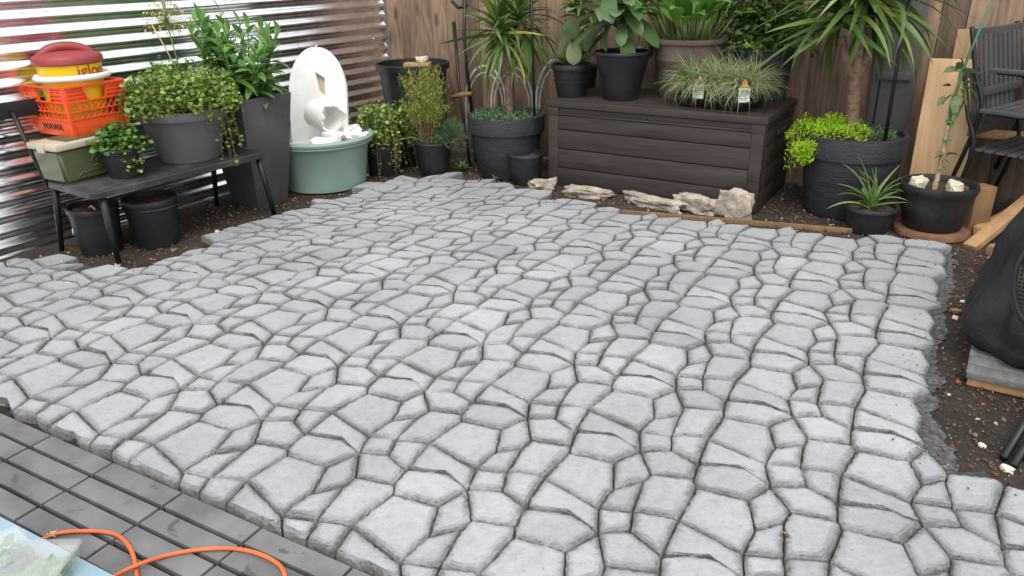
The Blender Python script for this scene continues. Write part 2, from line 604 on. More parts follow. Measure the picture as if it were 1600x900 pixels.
bm = bmesh.new()
v, f = grid_sheet(-6, 7, -3, 9, 260, 240, SOIL-.004, .003)
n0 = len(v)
v += [(-80, -80, SOIL-.03), (80, -80, SOIL-.03), (80, 80, SOIL-.03), (-80, 80, SOIL-.03)]
c00, c10, c01, c11 = 0, 260, 240*261, 240*261+260
f += [(n0, n0+1, c10, c00), (n0+1, n0+2, c11, c10), (n0+2, n0+3, c01, c11), (n0+3, n0, c00, c01)]
tag(mk('ground', (v, f), SOILM), 'dark brown garden soil around the patio', kind='structure')

# ---- patio of moulded concrete stones: a 40 cm mould of nine stones, repeated by hand
YAW = -.5055
LU = np.array([math.cos(YAW), math.sin(YAW)])*.4
LV = -np.array([-math.sin(YAW), math.cos(YAW)])*.4
LO = np.array([-.30866, 2.38157])
WARP = np.array([[0.00067, 0.01163], [0.00785, 0.00048], [0.03279, 0.02466], [-0.00336, -0.00376], [0.01321, 0.00661],
                 [0.01582, 0.01039], [0.00027, 0.00031], [-0.00295, -0.00404], [4e-05, -0.00268], [0.00109, 0.00064]])


def lat2xy(u, v):
    i, j = min(5, max(-5, u)), min(2.2, max(-6, v))
    ft = np.array([1, i, j, i*i, i*j, j*j, i**3, i*i*j, i*j*j, j**3])
    d = ft @ WARP
    p = LO + LU*(u+d[0]) + LV*(v+d[1])
    return p


JN = dict(h=(-.011, .004), a=(-.085, -.236), s=(.211, -.111), r=(.157, -.293), q=(.435, -.367), t=(.445, -.014),
          m=(.452, .175), n=(.151, .242), b1=(.5, .258), b2=(.868, .23), b3=(.961, .51), k=(1.131, .362),
          c1=(.633, -.084), c2=(.762, -.106), c3=(.87, -.073))
FACES = [
    ('b1', 'b2', 'b3', 'a11', 'q01'),
    ('t', 'm', 'b1', 'b2', 'h10', 'c3', 'c2', 'c1'),
    ('q', 't', 'c1', 'c2', 'c3', 'h10', 'a10'),
    ('h', 's', 'r', 'a'),
    ('s', 't', 'q', 'r'),
    ('h', 'n', 'm', 't', 's'),
    ('n', 'k-0', 'r01', 'q01', 'b1', 'm'),
    ('b2', 'b3', 'k', 'n10', 'h10'),
    ('b3', 'a11', 'r11', 'k'),
]


def junction(tok, i, j):
    di = dj = 0
    if tok.endswith('-0'): tok, di = tok[:-2], -1
    elif len(tok) > 2 and tok[-2:] in ('11', '10', '01') :
        di, dj = int(tok[-2]), int(tok[-1]); tok = tok[:-2]
    u, v = JN[tok]
    r = random.Random(hash((tok, i+di, j+dj)) & 0xffff) if False else random.Random((ord(tok[0])*31+len(tok)*7+(i+di)*911+(j+dj)*3571) & 0xfffff)
    return lat2xy(u+i+di, v+j+dj) + np.array([r.gauss(0, .004), r.gauss(0, .004)])


PATIO_PX = [(-420, 520), (-200, 440), (-40, 412), (0, 408), (80, 402), (120, 408), (150, 420), (195, 427), (235, 408), (270, 392), (330, 374), (365, 350),
            (420, 338), (480, 317), (545, 301), (590, 281), (640, 275), (700, 272), (765, 282), (805, 292), (860, 308), (960, 327), (1060, 338),
            (1200, 353), (1290, 361), (1390, 370), (1440, 374), (1478, 380), (1482, 400), (1476, 450), (1470, 485), (1464, 520), (1458, 560),
            (1458, 610), (1450, 650), (1455, 700), (1492, 738), (1530, 744), (1572, 748), (1605, 765), (1680, 800), (1900, 1010), (1900, 1250)]
DECK_O = gp(289, 767, DECK)[:2]
DECK_D = np.array([math.cos(math.radians(-29.6)), math.sin(math.radians(-29.6))])
DECK_N = np.array([-DECK_D[1], DECK_D[0]])          # towards the patio
PATIO_XY = [gp(x, y, 0)[:2] for x, y in PATIO_PX]
BED_XY = PATIO_XY+[DECK_O+DECK_D*2.0, DECK_O-DECK_D*3.6]
PATIO_XY += [DECK_O+DECK_D*2.0-DECK_N*.08, DECK_O-DECK_D*3.6-DECK_N*.08]


def inside(p, poly):
    c = False
    j = len(poly)-1
    for i in range(len(poly)):
        a, b = poly[i], poly[j]
        if (a[1] > p[1]) != (b[1] > p[1]) and p[0] < (b[0]-a[0])*(p[1]-a[1])/(b[1]-a[1])+a[0]:
            c = not c
        j = i
    return c


def stone_geo(poly, face, seed, sp):
    rs = random.Random(seed)
    rt = random.Random(face*17+3)
    n0 = len(poly)
    area = .5*sum(poly[i][0]*poly[(i+1) % n0][1]-poly[(i+1) % n0][0]*poly[i][1] for i in range(n0))
    if area < 0: poly = poly[::-1]
    pts, bev, owner, ebev = [], [], [], []
    for i in range(n0):
        a, b = np.array(poly[i]), np.array(poly[(i+1) % n0])
        ln = np.linalg.norm(b-a)
        k = max(1, int(round(ln/sp)))
        bw = rt.uniform(.003, .013)
        ebev.append(bw)
        for q in range(k):
            pts.append(a+(b-a)*q/k); bev.append(bw); owner.append(i)
    n = len(pts)
    pts = np.array(pts)
    bev = np.array(bev)
    pts = .12*np.roll(pts, 1, 0)+.76*pts+.12*np.roll(pts, -1, 0)
    c = np.array(poly).mean(0)
    pl = np.array(poly)
    ed = np.roll(pl, -1, 0)-pl
    nin = np.stack([-ed[:, 1], ed[:, 0]], 1)/(np.linalg.norm(ed, axis=1)[:, None]+1e-9)
    wornk = 1.0 if c[1] < 3.2 else max(.42, 1-.35*(c[1]-3.2))       # flatter, better filled joints towards the back
    eb = np.array(ebev)*wornk
    own = np.array(owner)
    Dc = ((c-pl)*nin).sum(1)                                   # centre to each edge
    Dp = ((pts[:, None, :]-pl[None])*nin[None]).sum(2)         # outline point to each edge
    use = np.ones((n, n0), bool)
    if face == 2:                                              # the crescent: only the edges next to the point count
        for k in range(n):
            use[k] = [min((e-own[k]) % n0, (own[k]-e) % n0) <= 1 for e in range(n0)]
    g = rs.uniform(.0006, .0022)
    tilt = (rs.gauss(0, .010), rs.gauss(0, .010))
    dz = rs.gauss(0, .0018)
    rings = [(0, 0, -.042, 0), (.04, .0002, -.013, .0010), (.26, .0004, -.0056, .0026), (.66, .0008, -.0021, .0030), (1.0, .002, -.0004, .0018), (1.0, .014, .0, .0003)]
    V, E, RW = [], [], []
    for ri, (bf, ex, z, jt) in enumerate(rings):
        need = np.minimum(g+eb*bf+ex, Dc*.62)[None, :]
        with np.errstate(divide='ignore', invalid='ignore'):
            t = (need-Dp)/(Dc[None, :]-Dp)
        t = np.where(use & (Dp < need) & (Dc[None, :] > Dp), t, 0)
        t = np.clip(t.max(1), 0, .8)
        t = .1*np.roll(t, 1)+.8*t+.1*np.roll(t, -1)
        P = pts+(c-pts)*t[:, None]
        for k in range(n):
            jx = rs.uniform(-jt, jt); jy = rs.uniform(-jt, jt); jz = rs.uniform(-jt, jt)*.55*wornk
            x, y = P[k][0]+jx, P[k][1]+jy
            V.append((x, y, (z if ri == 0 else z*wornk)+jz+dz+tilt[0]*(x-c[0])+tilt[1]*(y-c[1])))
            E.append((0.6, .9, 1., .9, .4, .05)[ri]); RW.append((1., .8, .15, 0, 0, 0)[ri])
    V.append((c[0], c[1], dz+rs.uniform(-.0012, .0012))); E.append(0); RW.append(0)
    Fc = []
    for r in range(len(rings)-1):
        for k in range(n):
            a, b = r*n+k, r*n+(k+1) % n
            Fc.append((a, b, b+n, a+n))
    top = (len(rings)-1)*n
    for k in range(n):
        Fc.append((top+k, top+(k+1) % n, len(V)-1))
    return V, Fc, E, RW


stones = []
for i in range(-13, 9):
    for j in range(-10, 6):
        for fi, fc in enumerate(FACES):
            poly = [junction(t, i, j) for t in fc]
            c = np.mean(poly, 0)
            dmin = min((p-DECK_O) @ DECK_N for p in poly)
            if fi in (2, 3, 4):
                if dmin < (-.10 if j <= 2 else 0): continue
                # the last row was trimmed straight along the deck
                poly = [p+DECK_N*max(0, .005-(p-DECK_O) @ DECK_N) for p in poly]
                c = np.mean(poly, 0)
            elif dmin < -.03: continue
            if not inside(c, PATIO_XY): continue
            if c[1] < 0.35: continue
            px, py = zip(*[pj((p[0], p[1], 0)) for p in poly])
            ar = abs(.5*sum(px[a]*py[(a+1) % len(px)]-px[(a+1) % len(px)]*py[a] for a in range(len(px))))
            vis = 0 <= np.mean(px) <= 1600 and 0 <= np.mean(py) <= 900
            stones.append((vis*1e9+ar, poly, fi, i*977+j*131+fi, ar))
stones.sort(key=lambda s: -s[0])
bc = np.mean(BED_XY, 0)
bed_poly = [p+(bc-p)/np.linalg.norm(bc-p)*.07 for p in BED_XY]
CELL = .045
bv, bf_, bid = [], [], {}
x0_, y0_ = min(p[0] for p in bed_poly), min(p[1] for p in bed_poly)
nx_, ny_ = int((max(p[0] for p in bed_poly)-x0_)/CELL)+1, int((max(p[1] for p in bed_poly)-y0_)/CELL)+1


def bed_vert(i, j):
    if (i, j) not in bid:
        bid[(i, j)] = len(bv)
        bv.append((x0_+i*CELL, y0_+j*CELL, -.023+.003*mnoise.noise(Vector((i*.7, j*.7, 0)))))
    return bid[(i, j)]


for i in range(nx_):
    for j in range(ny_):
        if inside((x0_+(i+.5)*CELL, y0_+(j+.5)*CELL), bed_poly):
            bf_.append((bed_vert(i, j), bed_vert(i+1, j), bed_vert(i+1, j+1), bed_vert(i, j+1)))
patio = mk('patio', (bv, bf_), MORTAR)
tag(patio, 'patio of grey moulded concrete stones in an irregular pattern', kind='structure')


def stone_obj(name, V, Fc, E, RW):
    me = bpy.data.meshes.new(name)
    me.from_pydata(V, [], Fc)
    me.materials.append(STONE)
    me.polygons.foreach_set('use_smooth', [True]*len(me.polygons))
    me.set_sharp_from_angle(angle=math.radians(32))
    a = me.attributes.new('edge', 'FLOAT', 'POINT'); a.data.foreach_set('value', E)
    a = me.attributes.new('raw', 'FLOAT', 'POINT'); a.data.foreach_set('value', RW)
    return link(name, me, patio)


RV, RF, RE, RR = [], [], [], []
for idx, (_, poly, fi, seed, ar) in enumerate(stones):
    V, Fc, E_, RW = stone_geo(poly, fi, seed, .013 if ar > 2500 else .020)
    if idx < 300:
        stone_obj('paving_stone', V, Fc, E_, RW)
    else:
        o = len(RV)
        RV += V; RF += [tuple(k+o for k in q) for q in Fc]; RE += E_; RR += RW
if RV:
    stone_obj('far_paving_stones', RV, RF, RE, RR)['kind'] = 'stuff'

# cement slurry that ran over the soil along the right-hand edge
sp_px = [(1462, 395), (1486, 400), (1492, 440), (1480, 480), (1477, 520), (1464, 560), (1470, 600), (1460, 640), (1480, 690), (1500, 735), (1470, 745), (1430, 700), (1430, 560), (1450, 470)]
sv = [tuple(p+np.array([.03*mnoise.noise(Vector(p)*14)+.02*mnoise.noise(Vector(p)*45), .02*mnoise.noise(Vector(p)*22+Vector((5, 0, 0))), 0])) for p in spline([gp(x, y, SOIL+.003) for x, y in sp_px+sp_px[:1]], 30)][:-1]
tag(mk('cement_spill', (sv, [tuple(range(len(sv)))]), CEMENT, smooth=False), kind='structure')

# ---- deck of interlocking slabs, lower left
SL, SW, LG, WG = .3225, .0800, .009, .0135
ro, co = 15, 9
dk0 = DECK_O
tray = [dk0-DECK_D*3.6-DECK_N*.004, dk0+DECK_D*3.0-DECK_N*.004, dk0+DECK_D*3.0-DECK_N*2.6, dk0-DECK_D*3.6-DECK_N*2.6]
deck = mk('deck', ([(p[0], p[1], DECK-.024) for p in tray], [(3, 2, 1, 0)]), DECKBASE, smooth=False)
tag(deck, 'deck of dark slate slabs in the lower left corner', kind='structure')
sg = box(SL-LG, SW-WG, .022, bev=.0018)
slab_me = None
for r in range(ro):
    for c in range(-9, 8):
        p = dk0 + DECK_D*((c+.5)*SL) - DECK_N*((r+.5)*SW+.003)
        qx, qy = pj((p[0], p[1], DECK))
        if p[1] < .5 or qx < -350 or qy > 1250: continue
        if slab_me is None:
            o = mk('slab', sg, SLAB, deck, sharp=40); slab_me = o.data
        else:
            o = link('slab', slab_me, deck)
        o.location = (p[0], p[1], DECK-.011+rnd.uniform(-.0012, .0012))
        o.rotation_euler = (rnd.gauss(0, .004), rnd.gauss(0, .003), math.radians(-29.6)+rnd.gauss(0, .002))

# ---- wooden fence along the back and steel wall on the left
CORNER = np.array([-0.98, 6.62])
FD = np.array([4.03, -2.02]); FD /= np.linalg.norm(FD)
FN = np.array([FD[1], -FD[0]])                        # points to the yard
if FN[1] > 0: FN = -FN
FANG = math.atan2(FD[1], FD[0])
fence = empty('wooden_fence', (CORNER[0], CORNER[1], SOIL), FANG, 'weathered brown wooden fence of upright boards along the back', 'fence')
x = .02
k = 0
while x < 7.6:
    w = .139+rnd.uniform(-.004, .004)
    b = mk('board', box(w, .018, 1.86+rnd.uniform(-.01, .01), (0, 0, 0), .002), FENCEW, fence, sharp=40)
    b.location = (x+w/2, rnd.uniform(-.003, .003), .95)
    b.rotation_euler = (0, rnd.gauss(0, .003), rnd.gauss(0, .01))
    x += w+rnd.uniform(.002, .006)
for z in (.25, .95, 1.65):
    r_ = mk('rail', box(7.6, .038, .085, (3.8, .035, z), .003), FENCEW, fence, sharp=40)

WD = np.array([CORNER[0]+2.79, CORNER[1]-3.92]); WD /= np.linalg.norm(WD)
WANG = math.atan2(WD[1], WD[0])
wall = empty('corrugated_wall', (CORNER[0], CORNER[1], SOIL), WANG, 'corrugated galvanised steel wall on the left side', 'wall')
PIT, AMP = .083, .0125


def corr(x0, x1, nx, off):
    nz = int(1.9/PIT*12)
    V = []
    for i in range(nx+1):
        xx = x0+(x1-x0)*i/nx
        for j in range(nz+1):
            z = .005+1.9*j/nz
            a = 2*math.pi*z/PIT
            y = AMP*math.sin(a)+off+.004*mnoise.noise(Vector((xx*1.3, z*1.1, 5)))
            V.append((xx, y, z+.004*mnoise.noise(Vector((xx*.9, z*.3, 8)))))
    Fc = [(i*(nz+1)+j, i*(nz+1)+j+1, (i+1)*(nz+1)+j+1, (i+1)*(nz+1)+j) for i in range(nx) for j in range(nz)]
    return V, Fc


xs = [-.02, -.93, -1.84, -2.75, -3.66, -4.57, -5.5]
for q in range(6):
    mk('steel_sheet', corr(xs[q+1]-.03, xs[q], 26, .0012*(q % 2)), GALV, wall)
scr = lathe([(.009, 0), (.009, .002), (.006, .005), (.001, .0055)], 10)
sm = None
for q in range(7):
    for z in (.33, .81, 1.28):
        zz = (round(z/PIT)+.75)*PIT
        o = mk('screw', scr, GALV, wall) if sm is None else link('screw', sm, wall)
        sm = o.data
        o.location = (-.18-q*.62, -AMP-.0005, zz)
        o.rotation_euler = (math.pi/2, 0, 0)

# trees beyond the fence: only the steel wall shows them, mirrored
tf = []
for _ in range(5200):
    s = rnd.uniform(3.2, 11)
    base = CORNER+FD*s-FN*rnd.uniform(.9, 2.6)
    z = rnd.uniform(.3, 1.9+.35*(1+math.sin(s*1.7+1))+.2*math.sin(s*4))
    tf.append(((base[0], base[1], z), rdir(-60, 40), rnd.uniform(-1, 1), rnd.uniform(.8, 1.5)))
fo = foliage('tree_row', None, L_WOODS, [leaf_geo(.17, .10, 2, .3, .5, 'lance')], tf)
tag(fo, 'dark green trees growing beyond the fence', 'trees', kind='stuff')

# ================================================================== THINGS ON THE LEFT
SEAT = .375
WN = np.array([WD[1], -WD[0]])                         # wall normal towards the yard


def pot_profile(rt, rb, h, lip=.02, liph=.03, wall_t=.008, soil=.03):
    return [(rb*.9, 0), (rb, .004), (rt-lip*.6-(rt-rb)*liph/h, h-liph), (rt, h-liph+.002), (rt, h-.004), (rt-.004, h), (rt-wall_t-.004, h), (rt-wall_t-.008, h-soil-.03)]


def disc(r, z, n=28, amp=.006, seed=0):
    rr = random.Random(seed)
    V = [(0, 0, z+amp)]
    for q in (.35, .7, 1.0):
        for k in range(n):
            a = 2*math.pi*k/n
            V.append((r*q*math.cos(a), r*q*math.sin(a), z+rr.uniform(-amp, amp)))
    Fc = [(0, 1+k, 1+(k+1) % n) for k in range(n)]
    for i in range(2):
        for k in range(n):
            a, b = 1+i*n+k, 1+i*n+(k+1) % n
            Fc.append((a, a+n, b+n, b))
    return V, Fc


def pot(parent, rt, rb, h, mat, lip=.02, liph=.03, n=44, wob=.006, seed=1, soil=.03, soilmat=None, z0=0.0):
    pr = [(r, z+z0) for r, z in pot_profile(rt, rb, h, lip, liph, soil=soil)]
    o = mk('pot', lathe(pr, n, True, False, wob, seed), mat, parent, sharp=50)
    mk('soil', disc(rt-.012, z0+h-soil, seed=seed), soilmat or POTSOIL, parent)
    return o


# ---- bench
feet = [gp(165, 418), gp(57, 402), gp(408, 340)]
bx = (feet[2]-feet[0])[:2]; bx /= np.linalg.norm(bx)
BANG = math.atan2(bx[1], bx[0])
bo = gp(150, 302, SEAT)                                # front left corner of the seat
bench = empty('metal_bench', (bo[0], bo[1], SOIL), BANG, 'dusty black metal bench against the corrugated wall', 'bench')
HS = SEAT-SOIL
BLEN, BDEP = 1.05, .50


def rounded_slab(x0, x1, y0, y1, z0, z1, r, n=6):
    pts = []
    for cx, cy, a0 in ((x1-r, y0+r, -90), (x1-r, y1-r, 0), (x0+r, y1-r, 90), (x0+r, y0+r, 180)):
        for k in range(n+1):
            a = math.radians(a0+90*k/n)
            pts.append((cx+r*math.cos(a), cy+r*math.sin(a)))
    m_ = len(pts)
    V = [(x, y, z0) for x, y in pts]+[(x, y, z1-.004) for x, y in pts]
    cx, cy = (x0+x1)/2, (y0+y1)/2
    V += [(cx+(x-cx)*.993, cy+(y-cy)*.985, z1) for x, y in pts]
    Fc = [tuple(range(m_-1, -1, -1)), tuple(range(2*m_, 3*m_))]
    for q in (0, m_):
        for k in range(m_):
            a, b = q+k, q+(k+1) % m_
            Fc.append((a, b, b+m_, a+m_))
    return V, Fc


mk('seat', rounded_slab(-.02, BLEN, 0, BDEP, HS-.034, HS, .05), DARKM, bench, sharp=40)
for x, y, dx, dy in ((.04, .03, .0, -.01), (BLEN-.04, .03, .03, -.04), (.02, BDEP-.02, -.03, .05), (BLEN-.05, BDEP-.02, .0, .05)):
    mk('leg', tube([(x, y, HS-.03), (x+dx*.5, y+dy*.5, HS*.5), (x+dx, y+dy, 0)], [.019, .017, .014], 10), BLACKM, bench)
mk('seat_rail', box(BLEN-.12, .02, .03, (BLEN/2, BDEP-.03, HS-.05), .003), BLACKM, bench, sharp=40)
for x in (-.01, BLEN-.01):
    mk('back_post', tube([(x, BDEP-.02, HS-.03), (x-.02, BDEP+.03, HS+.15), (x-.035, BDEP+.09, HS+.36)], .012, 10), BLACKM, bench)
for z, y in ((.37, .100),):
    mk('back_rail', box(BLEN+.10, .016, .085, (BLEN/2-.06, BDEP+y+.012, HS+z), .003), BLACKM, bench, sharp=40)

# ---- buckets under the bench
for px, py, seed, lab, rt, h in ((163, 400, 3, 'dented smooth black bucket of soil under the left end of the bench', .135, .265),
                                 (250, 388, 8, 'ribbed black nursery bucket full of bark soil under the bench middle', .148, .275)):
    P = back(gp(px, py), .11)
    t = empty('nursery_bucket', P, 0, lab, 'bucket')
    o = pot(t, rt, rt*.80, h, BLACKP, .006, .028, 48, .012 if seed == 3 else .003, seed, .028)
    if seed == 8:
        for v in o.data.vertices:
            r0 = math.hypot(v.co.x, v.co.y)
            if .01 < v.co.z < h-.04:
                kf = 1+.012*math.sin(24*math.atan2(v.co.y, v.co.x)); v.co.x *= kf; v.co.y *= kf
        pr = lathe([(rt*.97, h-.055), (rt*1.0, h-.053), (rt*1.0, h-.045), (rt*.97, h-.043)], 48, False)
        mk('rim_band', pr, BLACKP, t)
    else:
        mk('twig', tube([(.0, -.03, h-.01), (.03, -.06, h+.012), (.055, -.07, h-.01)], .006, 6), STRAW, t)
        mk('sticker', box(.004, .055, .03, (-rt*.80, -rt*.38, h*.5), .0, Matrix.Rotation(math.radians(25), 3, 'Z')), TAGW, t)

# ---- olive cool box on the bench
A = gp(103, 291, SEAT)                                 # near corner at the bottom
CANG = math.radians(62)
cooler = empty('cool_box', (A[0], A[1], SEAT), CANG, 'olive green cool box with a tan lid on the bench', 'cooler')
cw, cd, ch = .335, .225, .185
bm = bmesh.new(); bmesh.ops.create_cube(bm, size=1)
for v in bm.verts:
    kf = .90 if v.co.z < 0 else 1.0
    v.co = Vector((cw/2+v.co.x*cw*kf, cd/2+v.co.y*cd*kf, ch/2+v.co.z*ch))
bmesh.ops.bevel(bm, geom=bm.edges[:], offset=.016, segments=3, affect='EDGES')
me = bpy.data.meshes.new('body'); bm.to_mesh(me); bm.free(); me.materials.append(COOLG)
me.polygons.foreach_set('use_smooth', [True]*len(me.polygons)); me.set_sharp_from_angle(angle=math.radians(50))
link('body', me, cooler)
lid = mk('lid', box(cw+.022, cd+.022, .034, (cw/2, cd/2, ch+.012), .009), COOLT, cooler, sharp=50)
mk('lid_recess', box(cw-.10, cd-.06, .01, (cw/2+.03, cd/2, ch+.032), .004), COOLG, lid, sharp=50)
mk('latch', box(.012, .06, .045, (-.014, cd/2, ch+.006), .004), COOLT, cooler, sharp=50)
em = [(cw*.62+.033*math.cos(a), -.0035, ch*.52+.033*math.sin(a)) for a in [math.radians(-20+k*22) for k in range(11)]]
mk('emblem', join(tube(em, .0028, 6), tube([(cw*.62-.03, -.003, ch*.40), (cw*.62+.033, -.003, ch*.40)], .0025, 6), tube([(cw*.62-.012, -.003, ch*.54), (cw*.62+.012, -.003, ch*.54)], .0025, 6)), COOLG, cooler)
mk('foot_ridge', tube([(cw*.25, .008, .022), (cw*.32, .006, .045), (cw*.9, .001, .05)], .003, 6), COOLG, cooler)

# ---- orange crate on the cool box
CZ = SEAT+ch+.030+.006
A = gp(117, 215, CZ)
KANG = math.radians(61)
crate = empty('milk_crate', (A[0], A[1], CZ), KANG, 'orange plastic milk crate lettered WAWA, on the cool box', 'crate')
kw, kh = .335, .262


def crate_wall(letter):
    """one wall in the XZ plane, x 0..kw, flaring outwards"""
    g = []
    g.append(box(kw, .010, .085, (kw/2, .006, .0425), .002))
    for z in (.088, .128, .178):
        g.append(box(kw, .014, .008, (kw/2, .003, z), .0015))
    for z in (.200, .220, .240):
        if letter == 'hole':
            g.append(box(kw*.30, .014, .006, (kw*.15, .003, z), .001)); g.append(box(kw*.30, .014, .006, (kw*.85, .003, z), .001))
        else:
            g.append(box(kw, .014, .006, (kw/2, .003, z), .001))
    g.append(box(kw*.31, .006, .075, (kw*.155, .006, .215), .001))
    g.append(box(kw*.31, .006, .075, (kw*.845, .006, .215), .001))
    g.append(box(kw+.012, .018, .013, (kw/2, .002, kh-.006), .002))
    for x in (.004, kw-.004):
        g.append(box(.022, .022, kh, (x, .008, kh/2), .003))
    for x in (kw*.31, kw*.69):
        g.append(box(.008, .014, .07, (x, .003, .215), .001, Matrix.Rotation(math.radians(14 if x > kw/2 else -14), 3, 'Y')))
    for q in range(-2, 12):                             # crossing bars of the open band
        for sg_ in (1, -1):
            x0 = q*.034; z0, z1 = .09, .177
            x1 = x0+.060
            a_ = x0 if sg_ > 0 else x1; b_ = x1 if sg_ > 0 else x0
            lo, hi = min(a_, b_), max(a_, b_)
            if lo < .01 or hi > kw-.01: continue
            g.append(tube([(a_, .006, z0), (b_, .006, z1)], .0032, 5))
    return join(*g)


def flare(vf):
    v, f = vf
    return [(x, y-.05*z, z) for x, y, z in v], f


for k, (ox, oy, an, hole) in enumerate(((0, 0, 0, 'hole'), (kw, 0, 90, ''), (kw, kw, 180, 'hole'), (0, kw, 270, 'hole'))):
    o = mk('side', flare(crate_wall(hole)), CRATEO, crate, sharp=45)
    o.location = (ox, oy, 0); o.rotation_euler = (0, 0, math.radians(an))
mk('floor', box(kw-.02, kw-.02, .008, (kw/2, kw/2, .005), .001), CRATEO, crate, sharp=45)


def text_mesh(body, size, ext):
    cu = bpy.data.curves.new('lettering', 'FONT')
    cu.body = body; cu.size = size; cu.extrude = ext; cu.align_x = 'CENTER'; cu.align_y = 'CENTER'; cu.resolution_u = 3
    ob = bpy.data.objects.new('lettering', cu); COL.objects.link(ob)
    bpy.context.view_layer.update()
    me = bpy.data.meshes.new_from_object(ob.evaluated_get(bpy.context.evaluated_depsgraph_get()))
    bpy.data.objects.remove(ob)
    bpy.data.curves.remove(cu)
    return me


me = text_mesh('WAWA', .052, .001); me.materials.clear(); me.materials.append(INKB)
o = link('lettering', me, crate)
o.matrix_local = Matrix.Translation((-.0035, kw/2, .045)) @ Matrix.Rotation(math.radians(-90), 4, 'Z') @ Matrix.Rotation(math.radians(93), 4, 'X')

# ---- yellow drinks jug standing in the crate
c_loc = Matrix.Rotation(KANG, 3, 'Z') @ Vector((kw/2, kw/2, 0))
jug = empty('drinks_jug', (A[0]+c_loc.x, A[1]+c_loc.y, CZ+.012), math.radians(-58), 'yellow drinks jug with a dull red lid in the orange crate', 'jug')
JR, JH = .162, .352
mk('body', lathe([(JR*.86, 0), (JR*.88, .01), (JR*.97, JH*.9), (JR, JH), (JR*.9, JH+.002)], 56, True, True), JUGY, jug, sharp=50)
lidg = lathe([(JR*1.02, JH-.006), (JR*1.075, JH), (JR*1.07, JH+.026), (JR*1.02, JH+.038), (JR*.80, JH+.052), (JR*.30, JH+.060), (.002, JH+.061)], 56, True)
lid = mk('lid', lidg, JUGR, jug, sharp=50)
mk('lid_grip', tube(spline([(0, -JR*.80, JH+.030), (0, -JR*.5, JH+.066), (0, -.01, JH+.080), (0, JR*.4, JH+.070), (0, JR*.78, JH+.034)], 5), [.026]*21, 12), JUGR, lid)
hd = [((JR+.022)*math.cos(math.radians(a))*1.02, (JR+.022)*math.sin(math.radians(a)), JH*.80) for a in range(-75, 106, 12)]
hb = mk('handle', tube(hd, .0125, 8), WHITEP, jug)
for v in hb.data.vertices: v.co.z = JH*.80+(v.co.z-JH*.80)*1.3
for s_ in (-1, 1):
    mk('handle_pivot', lathe([(.022, 0), (.022, .02), (.016, .026), (.001, .027)], 18), WHITEP, jug).matrix_local = Matrix.Rotation(math.radians(15), 4, 'Z') @ Matrix.Translation((0, s_*JR*.97, JH*.80)) @ Matrix.Rotation(math.radians(-90*s_), 4, 'X')
me = text_mesh('igloo', .088, .001); me.materials.clear(); me.materials.append(INK)
for v in me.vertices:
    a = math.radians(38)+v.co.x/JR
    rr = JR*.985+v.co.z+.0015
    v.co = Vector((rr*math.cos(a), rr*math.sin(a), JH*.895+v.co.y*.92))
link('lettering', me, jug)


# ---- plants: generators
def arch_stems(n, r0, spread, up, hang, leafn, size, az=None):
    """trailing stems that rise from the pot, arch over and hang; leaves in pairs"""
    tf, stems = [], []
    for _ in range(n):
        a = rnd.uniform(0, 2*math.pi) if az is None else rnd.gauss(az, .35)
        rr = rnd.uniform(0, r0)
        L_ = rnd.uniform(.5, 1.0)
        u, sp_, hg = rnd.uniform(.5, 1)*up, spread*L_, hang*rnd.uniform(0, 1)**1.5
        P0 = np.array([rr*math.cos(a), rr*math.sin(a), 0])
        d = np.array([math.cos(a), math.sin(a), 0])
        pts = [P0, P0+d*sp_*.35+[0, 0, u], P0+d*sp_*.75+[0, 0, u*.75], P0+d*sp_+[0, 0, u*.3-hg]]
        pp = spline(pts, 6)
        stems.append(tube([tuple(p+np.array([rnd.gauss(0, .004), rnd.gauss(0, .004), 0])) for p in pp[::2]], .0014, 4, False))
        for k in range(leafn):
            p = pp[min(len(pp)-1, int((k+1)/leafn*len(pp)))]+np.array([rnd.gauss(0, .012) for _ in range(3)])
            tf.append((p, rdir(-25, 55), rnd.uniform(-.7, .7), size*rnd.uniform(.7, 1.35)))
    return tf, join(*stems)


round_leaf = leaf_geo(1, .85, 4, .18, .35, 'round')

# ---- big grey pot with trailing jade on the bench
P = back(gp(300, 252, SEAT), .10)
gpot = empty('trailing_jade_pot', (P[0], P[1], SEAT), 0, 'large grey pot of trailing small-leaved jade with a dried flower head, on the bench', 'potted plant')
mm = mpp(P)
GREYPOT = plain('mid_grey_plastic', (.098, .096, .099), .5, var=.1, nscale=5, bstr=.08, dirt=((.17, .16, .15), .3))
pot(gpot, 67*mm, 44*mm, .30, GREYPOT, .006, .05, 56, .003, 2, .03)
mk('groove', lathe([(.198, .150), (.2015, .152), (.2015, .155), (.199, .157)], 56, False), GREYPOT, gpot)
tf, st = arch_stems(150, .17, .22, .21, .06, 20, .023)
for _ in range(2300):
    a_, r_ = rnd.uniform(0, 2*math.pi), .33*math.sqrt(rnd.random())
    hz = .25*math.sqrt(max(0, 1-(r_/.35)**2))+.03*math.sin(a_*4+r_*20)
    tf.append(((r_*math.cos(a_), r_*math.sin(a_), hz*rnd.uniform(.35, 1.05)-(.03*rnd.random() if r_ > .28 else 0)), rdir(0, 75), rnd.uniform(-.8, .8), .022*rnd.uniform(.7, 1.4)))
tf = [((p[0], p[1], p[2]+.275), d, r, s) for p, d, r, s in tf]
foliage('foliage', gpot, L_JADE, [round_leaf], tf)
tf2, st2 = arch_stems(30, .16, .17, .10, .34, 34, .022, az=math.radians(-5))
foliage('hanging_foliage', gpot, L_JADE, [round_leaf], [((p[0], p[1], p[2]+.275), d, r, s) for p, d, r, s in tf2])
so = mk('stems', join(st, st2), TWIG, gpot); so.location = (0, 0, .275)
so['kind'] = 'stuff'
